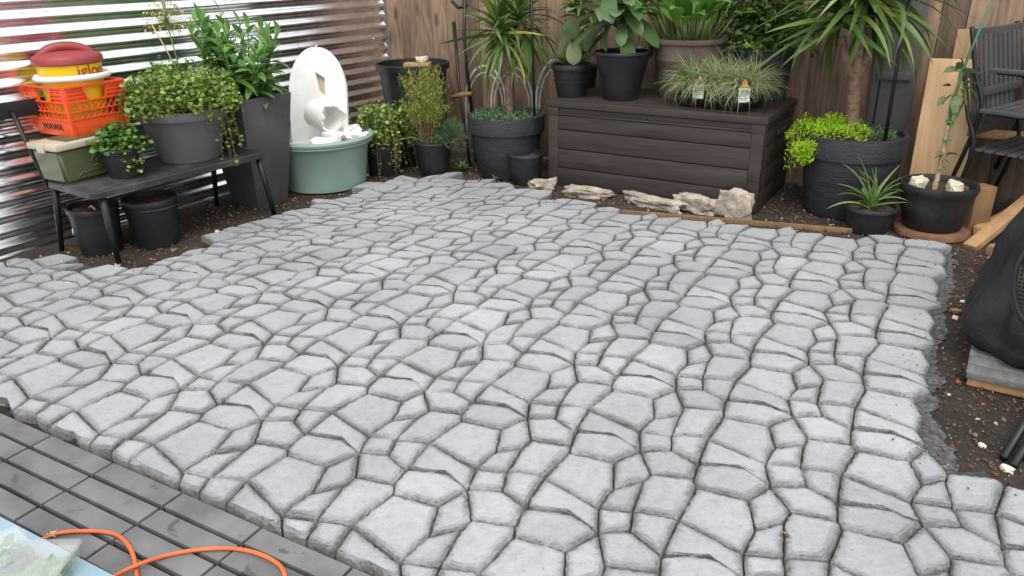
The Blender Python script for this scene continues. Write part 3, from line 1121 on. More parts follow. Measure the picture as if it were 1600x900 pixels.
n_ = np.array([P[0], P[1], 0])/np.hypot(P[0], P[1])
def lo(px, py, off=0.0, P=P, z0=SEAT):                  # photo pixel -> local point in the upright plane through the pot
    n__ = np.array([P[0], P[1], 0]); n__ = n__/np.linalg.norm(n__)
    q = at(px, py, np.array([P[0], P[1], 0])+n__*off, n__)
    return (q[0]-P[0], q[1]-P[1], q[2]-z0)
mk('dry_stalk', tube([lo(281, 118, -.05), lo(260, 78, -.06), lo(237, 38, -.06)], [.004, .0035, .003], 6), STRAW, gpot)
hc = np.array(lo(260, 34, .03))
mk('flower_stem', tube([(0.02, .05, .28), tuple((hc+np.array([.03, .05, .28]))/2), tuple(hc)], .004, 6), STEMG, gpot)
sp1, sp2 = [], []
for _ in range(75):
    d = np.array(rdir(-40, 90)); q = hc+d*rnd.uniform(.09, .125)
    sp1.append(tube([tuple(hc), tuple(q)], .0013, 4, False))
    for _k in range(3):
        sp2.append(((q+np.array([rnd.gauss(0, .004) for _ in range(3)])), rdir(-60, 60), 0, .016))
mk('flower_rays', join(*sp1), L_TWIGGY, gpot)['kind'] = 'stuff'
foliage('seed_heads', gpot, STRAW, [leaf_geo(1, .7, 2, .3, .3, 'lance')], sp2)

# ---- small nursery pot with dark jade
P2 = back(gp(197, 279, SEAT), .06)
npot = empty('small_jade_pot', (P2[0], P2[1], SEAT), 0, 'small black nursery pot with a bushy jade plant beside the cool box', 'potted plant')
pot(npot, .100, .074, .165, BLACKP, .005, .022, 40, .004, 5, .02)
mk('rim_band', lathe([(.094, .128), (.098, .130), (.098, .136), (.094, .138)], 40, False), BLACKP, npot)
tf = []
for _ in range(420):
    d = np.array(rdir(5, 85)); q = d*rnd.uniform(.05, .14)*np.array([1.1, 1.1, 1.05])
    tf.append(((q[0], q[1], q[2]+.14), rdir(-20, 60), rnd.uniform(-.8, .8), rnd.uniform(.022, .036)))
foliage('foliage', npot, L_DJADE, [round_leaf], tf)
tf, st = arch_stems(16, .05, .13, .07, .16, 15, .02, az=math.radians(-20))
foliage('trailing_foliage', npot, L_JADE, [round_leaf], [((p[0], p[1], p[2]+.15), d, r, s) for p, d, r, s in tf])

# ---- tall tapered planter with upright stonecrop
TP = np.array([-1.66, 4.92, SOIL])
tall = empty('tall_planter', TP, math.radians(57), 'tall square charcoal planter of upright broad-leaved stonecrop behind the bench end', 'potted plant')
th = .69
mk('planter_body', box(.40, .40, th, (0, 0, th/2), .006, None, .62), TALLP, tall, sharp=40)
mk('planter_rim', join(*[box(.40, .02, .02, (0, s_*.19, th+.008), .003) for s_ in (-1, 1)], *[box(.02, .358, .02, (s_*.19, 0, th+.008), .003) for s_ in (-1, 1)]), TALLP, tall, sharp=40)
mk('soil', box(.36, .36, .012, (0, 0, th+.003), .002), POTSOIL, tall)
sed = [leaf_geo(1, .42, 6, .22, .5, 'lance'), leaf_geo(1, .36, 6, .3, .9, 'lance'), leaf_geo(1, .46, 6, .15, .3, 'lance')]
tf, stg = [], []
for k in range(30):
    a = rnd.uniform(0, 2*math.pi); r0 = rnd.uniform(.02, .15)
    H_ = rnd.uniform(.24, .50)*(1.1-.9*r0)
    b0 = np.array([r0*math.cos(a), r0*math.sin(a), th])
    lean = np.array([math.cos(a), math.sin(a), 0])*rnd.uniform(.05, .20)
    if k == 0: b0 = np.array([-.05, -.02, th]); H_ = .52; lean = np.array([-.05, 0, 0])
    tip = b0+lean+np.array([0, 0, H_])
    stg.append(tube([tuple(b0), tuple((b0+tip)/2+[0, 0, .02]), tuple(tip)], [.006, .005, .003], 6))
    nl = 15
    for q in range(nl):
        t_ = .03+.97*q/(nl-1)
        p = b0+lean*t_**1.3+np.array([0, 0, H_*t_])
        az = q*2.4+k
        el = -12+85*t_**2.2
        tf.append((p, rdir(el-6, el+6, az), rnd.uniform(-.3, .3), (.155-.075*t_**2)*rnd.uniform(.85, 1.15)))
leaf_objs(tall, L_SED, sed, tf)
mk('stems', join(*stg), STEMG, tall)
bl = []
for k in range(12):
    bl.append(((rnd.uniform(-.1, .05), rnd.uniform(-.1, .1), th), rdir(70, 88), rnd.uniform(-1, 1), rnd.uniform(.45, .62)))
foliage('grass_blades', tall, L_SHRUB, [leaf_geo(1, .012, 4, .2, .5, 'sword')], bl)

# ---- green tub with the broken white slab
TB = back(gp(512, 304), .28)
tub = empty('green_tub', TB, 0, 'round sage green tub with a thick rolled rim', 'tub')
tr_, tb_, thh = .352, .285, .365
mk('shell', lathe([(tb_*.9, 0), (tb_, .012), (tr_-.03, thh-.06), (tr_-.022, thh-.055)], 72, True), TUBG, tub, sharp=55)
mk('rim', lathe([(tr_-.034, thh-.062), (tr_-.002, thh-.058), (tr_+.008, thh-.044), (tr_-.004, thh-.034), (tr_+.012, thh-.028), (tr_+.016, thh-.012), (tr_+.006, thh-.001),
                 (tr_-.012, thh), (tr_-.024, thh-.008), (tr_-.030, thh-.06), (tb_-.02, .05), (.002, .05)], 72, False), TUBG, tub, sharp=55)

SLn = np.array([P[0], P[1], 0])
sc = np.array([TB[0]-.05, TB[1]+.10])
slab_t = empty('broken_white_slab', (sc[0], sc[1], .06), math.radians(-13), 'white arched slab with a slot and a broken pipe stub, standing in the green tub', 'slab')
sw, sh, st_ = .44, .84, .028
out = [(-sw/2, 0), (sw/2*.93, 0), (sw/2*.98, sh*.35)]
for k in range(0, 19):
    a = math.radians(k*10)
    out.append((sw/2*math.cos(a), sh*.62+sh*.38*math.sin(a)))
slot = [(-.012, sh*.80), (.060, sh*.75), (.060, sh*.60), (.015, sh*.635)][::-1]
bm = bmesh.new()
vo = [bm.verts.new((x, 0, z)) for x, z in out]
vi = [bm.verts.new((x, 0, z)) for x, z in slot]
eo = [bm.edges.new((vo[i], vo[(i+1) % len(vo)])) for i in range(len(vo))]
ei = [bm.edges.new((vi[i], vi[(i+1) % len(vi)])) for i in range(len(vi))]
bmesh.ops.triangle_fill(bm, use_beauty=True, use_dissolve=False, edges=eo+ei)
ex = bmesh.ops.extrude_face_region(bm, geom=bm.faces[:])
bmesh.ops.translate(bm, vec=(0, st_, 0), verts=[g for g in ex['geom'] if isinstance(g, bmesh.types.BMVert)])
bmesh.ops.recalc_face_normals(bm, faces=bm.faces)
me = bpy.data.meshes.new('slab_plate'); bm.to_mesh(me); bm.free(); me.materials.append(WHITES)
pl = link('slab_plate', me, slab_t)
pl.rotation_euler = (math.radians(-9), 0, 0)
mk('slot_back', box(.085, .006, .19, (.026, st_+.012, sh*.70), .001), COOLT, pl, sharp=40)
for x, z in ((-.07, sh*.86), (.17, sh*.60)):
    mk('screw_hole', lathe([(.012, 0), (.010, -.003), (.002, -.004)], 14, False, True), DARKM, pl).matrix_local = Matrix.Translation((x, -.0012, z)) @ Matrix.Rotation(math.radians(90), 4, 'X')
# pipe stub with a torn end
n = 40
V, Fc = [], []
PR = .098
pax = [(PR, 0), (PR, .06), (PR, .12), (PR, .17)]
for sI, rI in ((0, PR), (1, PR-.012)):
    for q in range(5):
        for k in range(n):
            a = 2*math.pi*k/n
            L_ = .20+.022*math.sin(a*2+1)+.016*math.sin(5*a)+.010*math.sin(11*a+2)
            V.append((rI*math.cos(a), -L_*q/4, rI*math.sin(a)))
for sI in (0, 1):
    for q in range(4):
        for k in range(n):
            a, b = sI*5*n+q*n+k, sI*5*n+q*n+(k+1) % n
            Fc.append((a, b, b+n, a+n) if sI == 0 else (a+n, b+n, b, a))
for k in range(n):
    a, b = 4*n+k, 4*n+(k+1) % n
    Fc.append((a, b, b+5*n, a+5*n))
pp = mk('pipe_stub', (V, Fc), WHITEP, slab_t, sharp=50)
pp.location = (.02, -.02, sh*.475); pp.rotation_euler = (math.radians(6), 0, math.radians(60))


def rock(name, P, sx, sy, sz, seed, mat, rz=0, rough=.35, sub=3, parent=None, flat=True):
    bm = bmesh.new()
    bmesh.ops.create_icosphere(bm, subdivisions=sub, radius=1)
    for v in bm.verts:
        p = v.co.copy()
        k_ = 1+rough*mnoise.noise(p*1.3+Vector((seed*3.1, seed, 0)))+rough*.5*mnoise.noise(p*3.2+Vector((seed, 0, seed*2)))+rough*.22*mnoise.noise(p*8+Vector((seed, 3, 0)))
        c_ = Vector((max(-.82, min(.82, p.x)), max(-.82, min(.82, p.y)), max(-.6, min(.6, p.z))))*1.15
        v.co = Vector((c_.x*k_*sx, c_.y*k_*sy, c_.z*k_*sz))
    zmin = min(v.co.z for v in bm.verts)
    me = bpy.data.meshes.new(name)
    for v in bm.verts: v.co.z -= zmin
    bm.to_mesh(me); bm.free(); me.materials.append(mat)
    me.polygons.foreach_set('use_smooth', [True]*len(me.polygons)); me.set_sharp_from_angle(angle=math.radians(28))
    o = link(name, me, parent)
    o.location = tuple(float(q) for q in P); o.rotation_euler = (0, 0, rz)
    return o


for px, py, sx, sy, sz, seed, lab in ((548, 202, .085, .07, .06, 4, 'crumbled white lump in the tub below the pipe stub'), (563, 208, .06, .05, .045, 9, 'small white shard at the right rim of the green tub'),
                                      (520, 212, .07, .05, .06, 12, 'torn white piece hanging under the pipe stub'), (500, 220, .08, .06, .05, 15, 'white lump at the foot of the slab inside the tub')):
    Pz = gp(px, py+10, .29)
    o = rock('white_shard', (Pz[0], Pz[1], .262), sx, sy, sz, seed, WHITEP, seed, .5)
    tag(o, lab, 'shard', 'white shards in the green tub')
fill = mk('rubble_fill', lathe([(tr_-.05, .27), (.15, .292), (.001, .30)], 40, False, False, .02, 3), WHITEP, tub)

# ================================================================== BACK ROW
# ---- big black planter in the corner
BP = np.array([-.72, 6.02, SOIL])
bpl = empty('corner_planter', BP, 0, 'large round black planter in the corner holding a wood offcut', 'planter')
zt = zat(BP, 650, 97)-SOIL
rbp = 55*mpp(BP)
mk('shell', lathe([(rbp*.72, 0), (rbp*.80, .02), (rbp*.86, zt*.5), (rbp*.80, zt*.52), (rbp*.92, zt-.05), (rbp*.99, zt-.045), (rbp, zt-.005), (rbp*.98, zt), (rbp*.93, zt), (rbp*.90, zt-.06), (.002, zt-.065)], 60), BLACKP, bpl, sharp=50)
wb = mk('wood_offcut', box(.20, .09, .07, (0, 0, .035), .004), LUMBER, None, sharp=40)
q = at(652, 92, BP+np.array([0, -.1, 0]), (0, 1, 0))
wb.location = (q[0], q[1], zt+SOIL-.062); wb.rotation_euler = (0, 0, math.radians(-8))
tag(wb, 'brown wood offcut lying in the black corner planter', 'wood block')
o = rock('white_pebble', (q[0]+.03, q[1], zt+SOIL+.008), .045, .03, .028, 6, WHITEROCK, .4)
tag(o, 'white stone resting on the wood offcut in the corner planter', 'stone')

# ---- trailing bush between tub and feathery plant
P = back(gp(603, 276), .12)
bush = empty('trailing_bush_pot', P, 0, 'black pot overgrown by a trailing small-leaved bush right of the tub', 'potted plant')
pot(bush, .15, .12, .22, BLACKP, .006, .02, 36, .003, 3)
tf, st = arch_stems(95, .12, .21, .28, .28, 18, .026)
foliage('foliage', bush, L_JADE, [round_leaf], [((p[0], p[1], p[2]+.22), d, r, s) for p, d, r, s in tf])
o = mk('stems', st, TWIG, bush); o.location = (0, 0, .22); o['kind'] = 'stuff'
tf = [(np.array(rdir(10, 80))*rnd.uniform(.05, .20)+np.array([.0, .0, .26]), rdir(0, 80), rnd.uniform(-1, 1), rnd.uniform(.05, .09)) for _ in range(420)]
foliage('fern_fronds', bush, L_SED, [leaf_geo(1, .10, 3, .2, .5, 'lance')], tf)

# ---- feathery plant in a black pot
P = back(gp(680, 279), .11)
fp = empty('feathery_plant_pot', P, 0, 'black pot with a feathery yellow-green plant and grassy tufts', 'potted plant')
pot(fp, .142, .105, .255, BLACKP, .005, .016, 40, .003, 4)
tw, tf = [], []
for k in range(34):
    a = rnd.uniform(0, 2*math.pi); r0 = rnd.uniform(0, .06)
    b0 = np.array([r0*math.cos(a)-.03, r0*math.sin(a), .23])
    tip = b0+np.array([math.cos(a)*rnd.uniform(.04, .20), math.sin(a)*rnd.uniform(.03, .15), rnd.uniform(.28, .60)])
    mid = (b0+tip)/2+np.array([0, 0, .03])
    pts = spline([b0, mid, tip], 6)
    tw.append(tube([tuple(p) for p in pts], .0022, 4, False))
    for q in range(130):
        t_ = rnd.uniform(.38, 1)
        p = pts[int(t_*(len(pts)-1))]+np.array([rnd.gauss(0, .016), rnd.gauss(0, .016), rnd.gauss(0, .014)])
        tf.append((p, rdir(15, 75), rnd.uniform(-1, 1), rnd.uniform(.014, .030)))
mk('twigs', join(*tw), TWIG, fp)['kind'] = 'stuff'
foliage('foliage', fp, L_TWIGGY, [leaf_geo(1, .22, 2, .2, .3, 'lance')], tf)
tf = []
for _ in range(1500):
    d = np.array(rdir(-25, 85)); c_ = np.array([.13, -.02, .28])
    tf.append((c_+d*rnd.uniform(.01, .12), tuple(d+np.array([0, 0, .2])), rnd.uniform(-1, 1), rnd.uniform(.03, .055)))
foliage('tuft', fp, L_BLUE, [leaf_geo(1, .07, 2, .2, .4, 'sword')], tf)
tf = [((rnd.uniform(-.1, .12), rnd.uniform(-.08, .08), .24), rdir(20, 75), rnd.uniform(-1, 1), rnd.uniform(.12, .26)) for _ in range(70)]
foliage('grass_blades', fp, L_BLUE, [leaf_geo(1, .035, 5, .2, 1.5, 'sword')], tf)

# spider-like weed and dandelion leaves at the soil
for px, py, n_l, ln, lab in ((722, 266, 12, .10, 'pale spiky seedling in the soil right of the feathery plant'), (775, 283, 9, .07, 'green weed rosette in the soil before the left stone-look pot')):
    P = gp(px, py)
    t = empty('weed', P, 0, lab, 'weed')
    leaf_objs(t, L_SED, [leaf_geo(1, .22, 4, .2, .8, 'lance')], [((0, 0, .004), rdir(15, 60, k*2.4), rnd.uniform(-.3, .3), ln*rnd.uniform(.7, 1.1)) for k in range(n_l)])

# ---- garden tools against the fence
def tool(name, pts, rad, label, cat, base):
    t = empty(name, base, 0, label, cat)
    return t
TB0 = gp(742, 262); TB0 = back(TB0, .12)
fnv = np.array([FN[0], FN[1], 0])
FP0 = np.array([CORNER[0], CORNER[1], 0])+fnv*.10
t = empty('garden_spade', TB0, 0, 'black-handled spade leaning on the fence left of the yucca', 'spade')
a1, a2 = at(712, 5, FP0, fnv), at(714, 130, FP0+fnv*.18, fnv)
loc_ = lambda q: tuple(np.asarray(q)-TB0)
mk('shaft', tube([loc_(at(727, -40, FP0, fnv)), loc_(at(725, 60, FP0+fnv*.1, fnv)), loc_(gp(745, 255))], .014, 10), BLACKM, t)
mk('grip', tube([loc_(at(706, 2, FP0, fnv)), loc_(at(716, 12, FP0, fnv)), loc_(at(730, 8, FP0, fnv))], .014, 8), BLACKM, t)
TB1 = gp(730, 255)
t = empty('garden_fork', TB1, 0, 'slim black garden tool with a wooden cross grip leaning by the yucca pot', 'garden tool')
loc_ = lambda q: tuple(np.asarray(q)-TB1)
mk('shaft', tube([loc_(at(709, 35, FP0, fnv)), loc_(at(718, 140, FP0+fnv*.2, fnv)), loc_(gp(735, 262))], [.015, .011, .010], 10), BLACKM, t)
mk('cross_grip', tube([loc_(at(704, 152, FP0+fnv*.22, fnv)), loc_(at(722, 148, FP0+fnv*.22, fnv)), loc_(at(738, 146, FP0+fnv*.22, fnv))], [.013, .020, .015], 10), LUMBER, t)

# ---- white wire hoops leaning on the fence
for k, (x0, x1, yt) in enumerate(((728, 790, 103), (768, 832, 104), (838, 905, 92))):
    a_ = at(x0, 160, FP0+fnv*.04*(k+1), fnv); b_ = at(x1, 160, FP0+fnv*.04*(k+1), fnv)
    c_ = (a_+b_)/2; r_ = np.linalg.norm(b_-a_)/2
    e_ = (b_-a_)/np.linalg.norm(b_-a_)
    h_ = at((x0+x1)/2, yt, FP0+fnv*.04*(k+1), fnv)[2]-c_[2]
    base_ = np.array([c_[0], c_[1], SOIL])
    pts = [tuple(a_*[1, 1, 0]+[0, 0, SOIL]-base_)]+[tuple(c_-e_*r_*math.cos(math.radians(q))+np.array([0, 0, h_*math.sin(math.radians(q))])-base_) for q in range(0, 181, 15)]+[tuple(b_*[1, 1, 0]+[0, 0, SOIL]-base_)]
    t = empty('wire_hoop', base_, 0, ['white wire garden hoop behind the left yucca trunk', 'white wire garden hoop right of the left yucca trunk', 'white wire garden hoop beside the paddle plant pot'][k], 'garden hoop', 'white hoops leaning on the fence')
    mk('outer_wire', tube(pts, .009, 8), WHITEHOOP, t)
    mk('inner_wire', tube([tuple(np.array(p)*[.86, .86, .93]) for p in pts], .006, 8), WHITEHOOP, t)


# ---- yuccas in stone-look pots
def stone_pot(parent, rt, rb, h, seed):
    o = mk('pot', lathe([(rb*.94, 0), (rb, .02), (rt*.93, h*.72), (rt*.925, h*.735), (rt*1.0, h*.745), (rt*1.01, h*.97), (rt*.995, h), (rt*.92, h), (rt*.90, h-.03), (.002, h-.04)], 72, True, False, .004, seed), STONEPOT, parent, sharp=45)
    mk('soil', disc(rt*.9, h-.035, seed=seed), POTSOIL, parent)
    return o


def yucca_leaves(parent, head, n, L0, spread=1.0, axis=(0, 0, 1), wid=.085):
    gs = [leaf_geo(1, wid, 7, .35, .55, 'sword'), leaf_geo(1, wid*.9, 7, .3, 1.1, 'sword'), leaf_geo(1, wid*1.1, 7, .4, .25, 'sword'), leaf_geo(1, wid, 7, .35, 1.6, 'sword')]
    tf = []
    for k in range(n):
        t_ = k/n
        el = 82-125*t_**.9*spread+rnd.gauss(0, 7)
        d = rdir(el, el, k*2.39996+rnd.gauss(0, .2))
        p = np.array(head)+np.array([rnd.gauss(0, .012), rnd.gauss(0, .012), .06-.14*t_])
        tf.append((p, d, rnd.gauss(0, .3), L0*rnd.uniform(.75, 1.15)))
    rnd.shuffle(tf)
    leaf_objs(parent, L_YUC, gs, tf)


Y1 = back(gp(793, 283), .21)
y1 = empty('left_yucca', Y1, 0, 'yucca with blue-green ground cover in a stone-look black pot left of the chest', 'potted plant')
y1.name = 'potted_yucca'
h1 = zat(Y1, 793, 178)-SOIL
stone_pot(y1, 58*mpp(Y1), 44*mpp(Y1), h1, 2)
lo1 = lambda px, py, off=0.: lo(px, py, off, Y1, SOIL)
k1 = [lo1(797, 170), lo1(795, 135), lo1(796, 110)]
trk = mk('trunk', tube(spline([(*lo1(797, 172)[:2], h1-.05)]+k1[1:]+[lo1(790, 80)], 5), .030, 12), TRUNK, y1)
mk('branch', tube(spline([lo1(795, 118), lo1(786, 95), lo1(780, 66), lo1(782, 45)], 4), .021, 10), TRUNK, y1)
mk('branch', tube(spline([lo1(797, 116), lo1(806, 90), lo1(812, 60), lo1(815, 30)], 4), .020, 10), TRUNK, y1)
yucca_leaves(y1, lo1(780, 50), 70, .44, 1.0, wid=.085)
yucca_leaves(y1, lo1(812, 30, .06), 64, .44, 1.0, wid=.08)
mk('support_pole', tube([(*lo1(835, 160, -.12)[:2], h1-.06), lo1(829, -60, -.05)], .0095, 10), BLACKM, y1)
tf = []
for _ in range(1300):
    a, r_ = rnd.uniform(0, 2*math.pi), 55*mpp(Y1)*math.sqrt(rnd.random())*.92
    tf.append(((r_*math.cos(a), r_*math.sin(a), h1-.03), rdir(25, 80), rnd.uniform(-1, 1), rnd.uniform(.045, .085)))
foliage('ground_cover', y1, L_BLUE, [leaf_geo(1, .13, 3, .3, .5, 'sword')], tf)

Y2 = back(gp(1313, 345), .22)
y2 = empty('potted_yucca', Y2, 0, 'branched yucca with lime green ground cover in a stone-look pot right of the chest', 'potted plant')
h2 = zat(Y2, 1325, 205)-SOIL
r2 = 75*mpp(Y2)
stone_pot(y2, r2, r2*.77, h2, 5)
lo2 = lambda px, py, off=0.: lo(px, py, off, Y2, SOIL)
b2 = lo2(1332, 185)
mk('trunk', tube(spline([(b2[0], b2[1], h2-.06), b2, lo2(1334, 150), lo2(1336, 112)], 5), [.036]*5+[.034]*6+[.034]*5, 14), TRUNK, y2)
mk('branch', tube(spline([lo2(1334, 120), lo2(1323, 98), lo2(1318, 70), lo2(1316, 58)], 4), [.026]*4+[.022]*9, 12), TRUNK, y2)
mk('branch', tube(spline([lo2(1337, 122), lo2(1341, 90), lo2(1346, 50), lo2(1351, -10)], 4), [.026]*4+[.022]*9, 12), TRUNK, y2)
mk('branch', tube(spline([lo2(1340, 120, .03), lo2(1352, 95, .05), lo2(1356, 70, .06), lo2(1356, 40, .06)], 4), [.024]*4+[.02]*9, 12), TRUNK, y2)
yucca_leaves(y2, lo2(1352, -28), 74, .60, .9, wid=.072)
yucca_leaves(y2, lo2(1317, 18), 56, .58, .78, wid=.072)
yucca_leaves(y2, lo2(1358, 0, .06), 56, .55, .82, wid=.072)
mk('support_pole', tube([(*lo2(1388, 190, -.13)[:2], h2-.06), lo2(1403, 95, -.09), lo2(1425, -20, -.05)], .0105, 10), BLACKM, y2)
tf = []
cen = np.array([*lo2(1296, 195, -.05)[:2], h2-.03])
rt_ = np.array([RIGHT[0], RIGHT[1], 0]); rt_ /= np.linalg.norm(rt_)
fw_ = np.array([-rt_[1], rt_[0], 0])
for _ in range(4200):
    u_, w_ = rnd.uniform(-1, 1), rnd.uniform(-1, 1)
    if u_*u_+w_*w_ > 1: continue
    dome = .10*math.sqrt(1-u_*u_-w_*w_)+.02*math.sin(u_*9)+.02*math.cos(w_*8+u_*5)
    p = cen+rt_*u_*.24+fw_*w_*.19+np.array([0, 0, dome*rnd.uniform(.5, 1.05)])
    if u_ < -.25 and w_ < .1:                           # spills over the rim
        p[2] -= max(0, -.25-u_)*rnd.uniform(0, .30)
    tf.append((p, rdir(0, 85), rnd.uniform(-1, 1), rnd.uniform(.014, .028)))
for _ in range(900):
    u_ = rnd.gauss(-.75, .14)
    p = cen+rt_*u_*.24+fw_*(-.13+rnd.gauss(0, .02))+np.array([0, 0, -rnd.uniform(0, .13)*(1-abs(u_+.72)*1.5)])
    tf.append((p, rdir(-50, 60), rnd.uniform(-1, 1), rnd.uniform(.014, .026)))
foliage('lime_ground_cover', y2, L_LIME, [leaf_geo(1, .26, 2, .2, .3, 'lance')], tf)
tf = []
for _ in range(420):
    p = np.array([*lo2(1372+rnd.uniform(-14, 30), 195, rnd.uniform(-.08, .1))[:2], h2-.04])
    tf.append((p+np.array([0, 0, rnd.uniform(0, .05)]), rdir(35, 85), rnd.uniform(-1, 1), rnd.uniform(.02, .045)))
foliage('blue_ground_cover', y2, L_BLUE, [leaf_geo(1, .12, 2, .2, .4, 'sword')], tf)

# ---- small nested pots left of the chest
P = back(gp(822, 291), .10)
sp_ = empty('empty_pot', P, 0, 'small black pot with bark soil between the left yucca pot and the chest', 'pot')
pot(sp_, .130, .100, .215, BLACKP, .006, .02, 40, .004, 6, .035)
mk('inner_pot', lathe([(.100, .15), (.112, .195), (.108, .197), (.100, .17)], 40, False), BLACKP, sp_)

# ================================================================== CHEST AND WHAT STANDS ON IT
C1, C2 = gp(858, 287), gp(1181, 333)
cx_ = (C2-C1)[:2]; CL = np.linalg.norm(cx_); cx_ /= CL
CANG2 = math.atan2(cx_[1], cx_[0])
CD, CH = .70, .585
chest = empty('storage_chest', (C1[0], C1[1], SOIL), CANG2, 'dark brown wood-look storage chest with plank sides against the fence', 'chest')
mk('core', box(CL-.03, CD-.03, CH-.06, (CL/2, CD/2, (CH-.06)/2), .002), BROWNP, chest, sharp=40)
rows = [(.0, .128), (.131, .128), (.262, .128), (.393, .095)]
for z, hh in rows:
    mk('plank', box(CL-.146, .022, hh-.004, (CL/2, .008, z+hh/2), .005), BROWNP, chest, sharp=40)
    for xx in (.008, CL-.008):
        mk('plank', box(.022, CD-.146, hh-.004, (xx, CD/2, z+hh/2), .005), BROWNP, chest, sharp=40)
mk('ledge', box(CL-.146, .028, .012, (CL/2, .005, .495), .003), BROWNP, chest, sharp=40)
mk('upper_panel', box(CL-.146, .018, .034, (CL/2, .010, .519), .003), BROWNP, chest, sharp=40)
for xx in (.036, CL-.036):
    for yy in (.030, CD-.030):
        mk('corner_post', box(.074, .074, CH-.048, (xx, yy, (CH-.048)/2), .006), BROWNP, chest, sharp=40)
        mk('post_collar', box(.080, .080, .055, (xx, yy, CH-.075), .004), BROWNP, chest, sharp=40)
lid = mk('lid', box(CL+.03, CD+.03, .046, (CL/2, CD/2, CH-.023), .008), BROWNP, chest, sharp=40)
mk('lid_panel', box(CL-.10, CD-.10, .006, (CL/2, CD/2, CH+.001), .002), BROWNP, lid, sharp=40)
mk('latch_mark', join(box(.010, .004, .016, (CL/2-.033, -.002, .519), .001), tube([(CL/2-.005, -.001, .527), (CL/2-.005, -.001, .512), (CL/2+.008, -.001, .512)], .002, 5), box(.006, .004, .005, (CL/2+.022, -.002, .512), .001)), GREYP, chest)
for z in (.44, .455):
    mk('side_grip', box(.006, .22, .008, (CL+.0205, CD/2, z), .002), GREYP, chest, sharp=40)
CTOP = SOIL+CH+.004


def chest_pt(px, py): return gp(px, py, CTOP)


# paddle plant
P = back(chest_pt(893, 152), .08)
t = empty('paddle_plant_pot', P, 0, 'small glossy black pot with a round-leaved paddle plant on the chest left end', 'potted plant')
hh = zat(P, 893, 99)-CTOP
rr_ = 32*mpp(P)
pot(t, rr_, rr_*.72, hh, BLACKP, .012, .035, 40, .002, 7)
for z in (.45, .6): mk('rim_band', lathe([(rr_*(.72+.2*z)+.004, hh*z), (rr_*(.72+.2*z)+.008, hh*z+.003), (rr_*(.72+.2*z)+.006, hh*z+.006)], 40, False), BLACKP, t)
pad = [leaf_geo(1, .80, 8, .12, .25, 'paddle', .02), leaf_geo(1, .9, 8, .2, .5, 'paddle', .03)]
loP = lambda px, py, off=0.: lo(px, py, off, P, CTOP)
tf = []
for px, py, dx, dz, s_, ro in ((880, 93, .1, .8, .19, .2), (900, 95, .3, .9, .12, -.5), (893, 75, -.05, 1, .20, .1), (888, 96, -.55, .35, .13, .4), (907, 96, .7, .6, .12, -.6), (895, 70, .35, .9, .16, .5), (890, 80, -.3, 1, .17, -.3), (902, 92, .9, .2, .09, .2), (885, 92, -.9, .4, .10, .1)):
    q = np.array(loP(px, py, -.02))
    d = rt_*dx+np.array([0, 0, dz])-fw_*.25
    tf.append((q, tuple(d), ro, s_))
# the big pale leaf that faces the camera
tf.append((np.array(loP(895, 66, -.05)), tuple(-fw_*.45+np.array([0, 0, -.9])+rt_*.05), 0.0, .15))
leaf_objs(t, L_PADD, pad, tf)
tf = [(np.array(loP(rnd.uniform(878, 912), rnd.uniform(84, 98), rnd.uniform(-.05, .05))), rdir(0, 80), rnd.uniform(-1, 1), rnd.uniform(.03, .06)) for _ in range(40)]
foliage('small_leaves', t, L_DJADE, [round_leaf], tf)

# fiddle-leaf plant
P = back(chest_pt(970, 158), .10)
t = empty('fiddle_leaf_pot', P, 0, 'tall flared black pot with a large-leaved fiddle-leaf plant on the chest', 'potted plant')
hh = zat(P, 970, 79)-CTOP
rr_ = 43*mpp(P)
pot(t, rr_, rr_*.62, hh, BLACKP, .005, .02, 44, .002, 8)
loP = lambda px, py, off=0.: lo(px, py, off, P, CTOP)
mk('trunk', tube([(0, 0, hh-.04), loP(966, 40), loP(962, 0), loP(960, -40)], .010, 8), TRUNK, t)
fid = [leaf_geo(1, .60, 8, .18, .6, 'paddle', .03), leaf_geo(1, .55, 8, .25, .9, 'paddle', .04), leaf_geo(1, .62, 8, .1, .3, 'paddle', .02)]
tf = []
for px, py, dx, dz, dy, s_ in ((975, 42, .15, -.75, -.6, .19), (980, 30, .1, -.8, -.4, .12), (950, 20, -.85, -.5, -.3, .24), (940, 8, -.7, .2, -.4, .22), (958, 25, -.5, -.7, -.3, .16), (990, 20, .6, -.6, -.4, .20), (1000, 25, .5, -.8, .1, .20),
                               (970, 5, .1, .4, -.8, .17), (960, -5, -.4, .7, -.3, .22), (985, -5, .6, .5, -.4, .20), (978, 15, .35, -.3, -.8, .16), (955, 35, -.6, -.6, .4, .18), (965, 10, -.2, .1, -.9, .15), (945, -5, -.8, .5, .1, .2), (995, 5, .9, .1, -.2, .2), (972, 30, -.1, -.6, -.7, .13), (1002, 38, .5, -.5, .2, .17), (935, 15, -.8, -.2, -.2, .2)):
    d = rt_*dx+np.array([0, 0, dz])+fw_*dy
    tf.append((np.array(loP(px, py+6, -.02)), tuple(d), rnd.uniform(-.4, .4), s_*1.3))
for k in range(16):
    tf.append((np.array(loP(962+rnd.uniform(-12, 14), rnd.uniform(-25, 42), rnd.uniform(-.03, .05))), rdir(-45, 35, k*2.4), rnd.uniform(-.5, .5), rnd.uniform(.18, .28)))
leaf_objs(t, L_FIDL, fid, tf)
for k, (px, py) in enumerate(((945, 76), (1000, 76))):
    rock('mulch_stone', np.array(loP(px, py)), .022, .018, .014, 20+k, ROCK, k, parent=t)

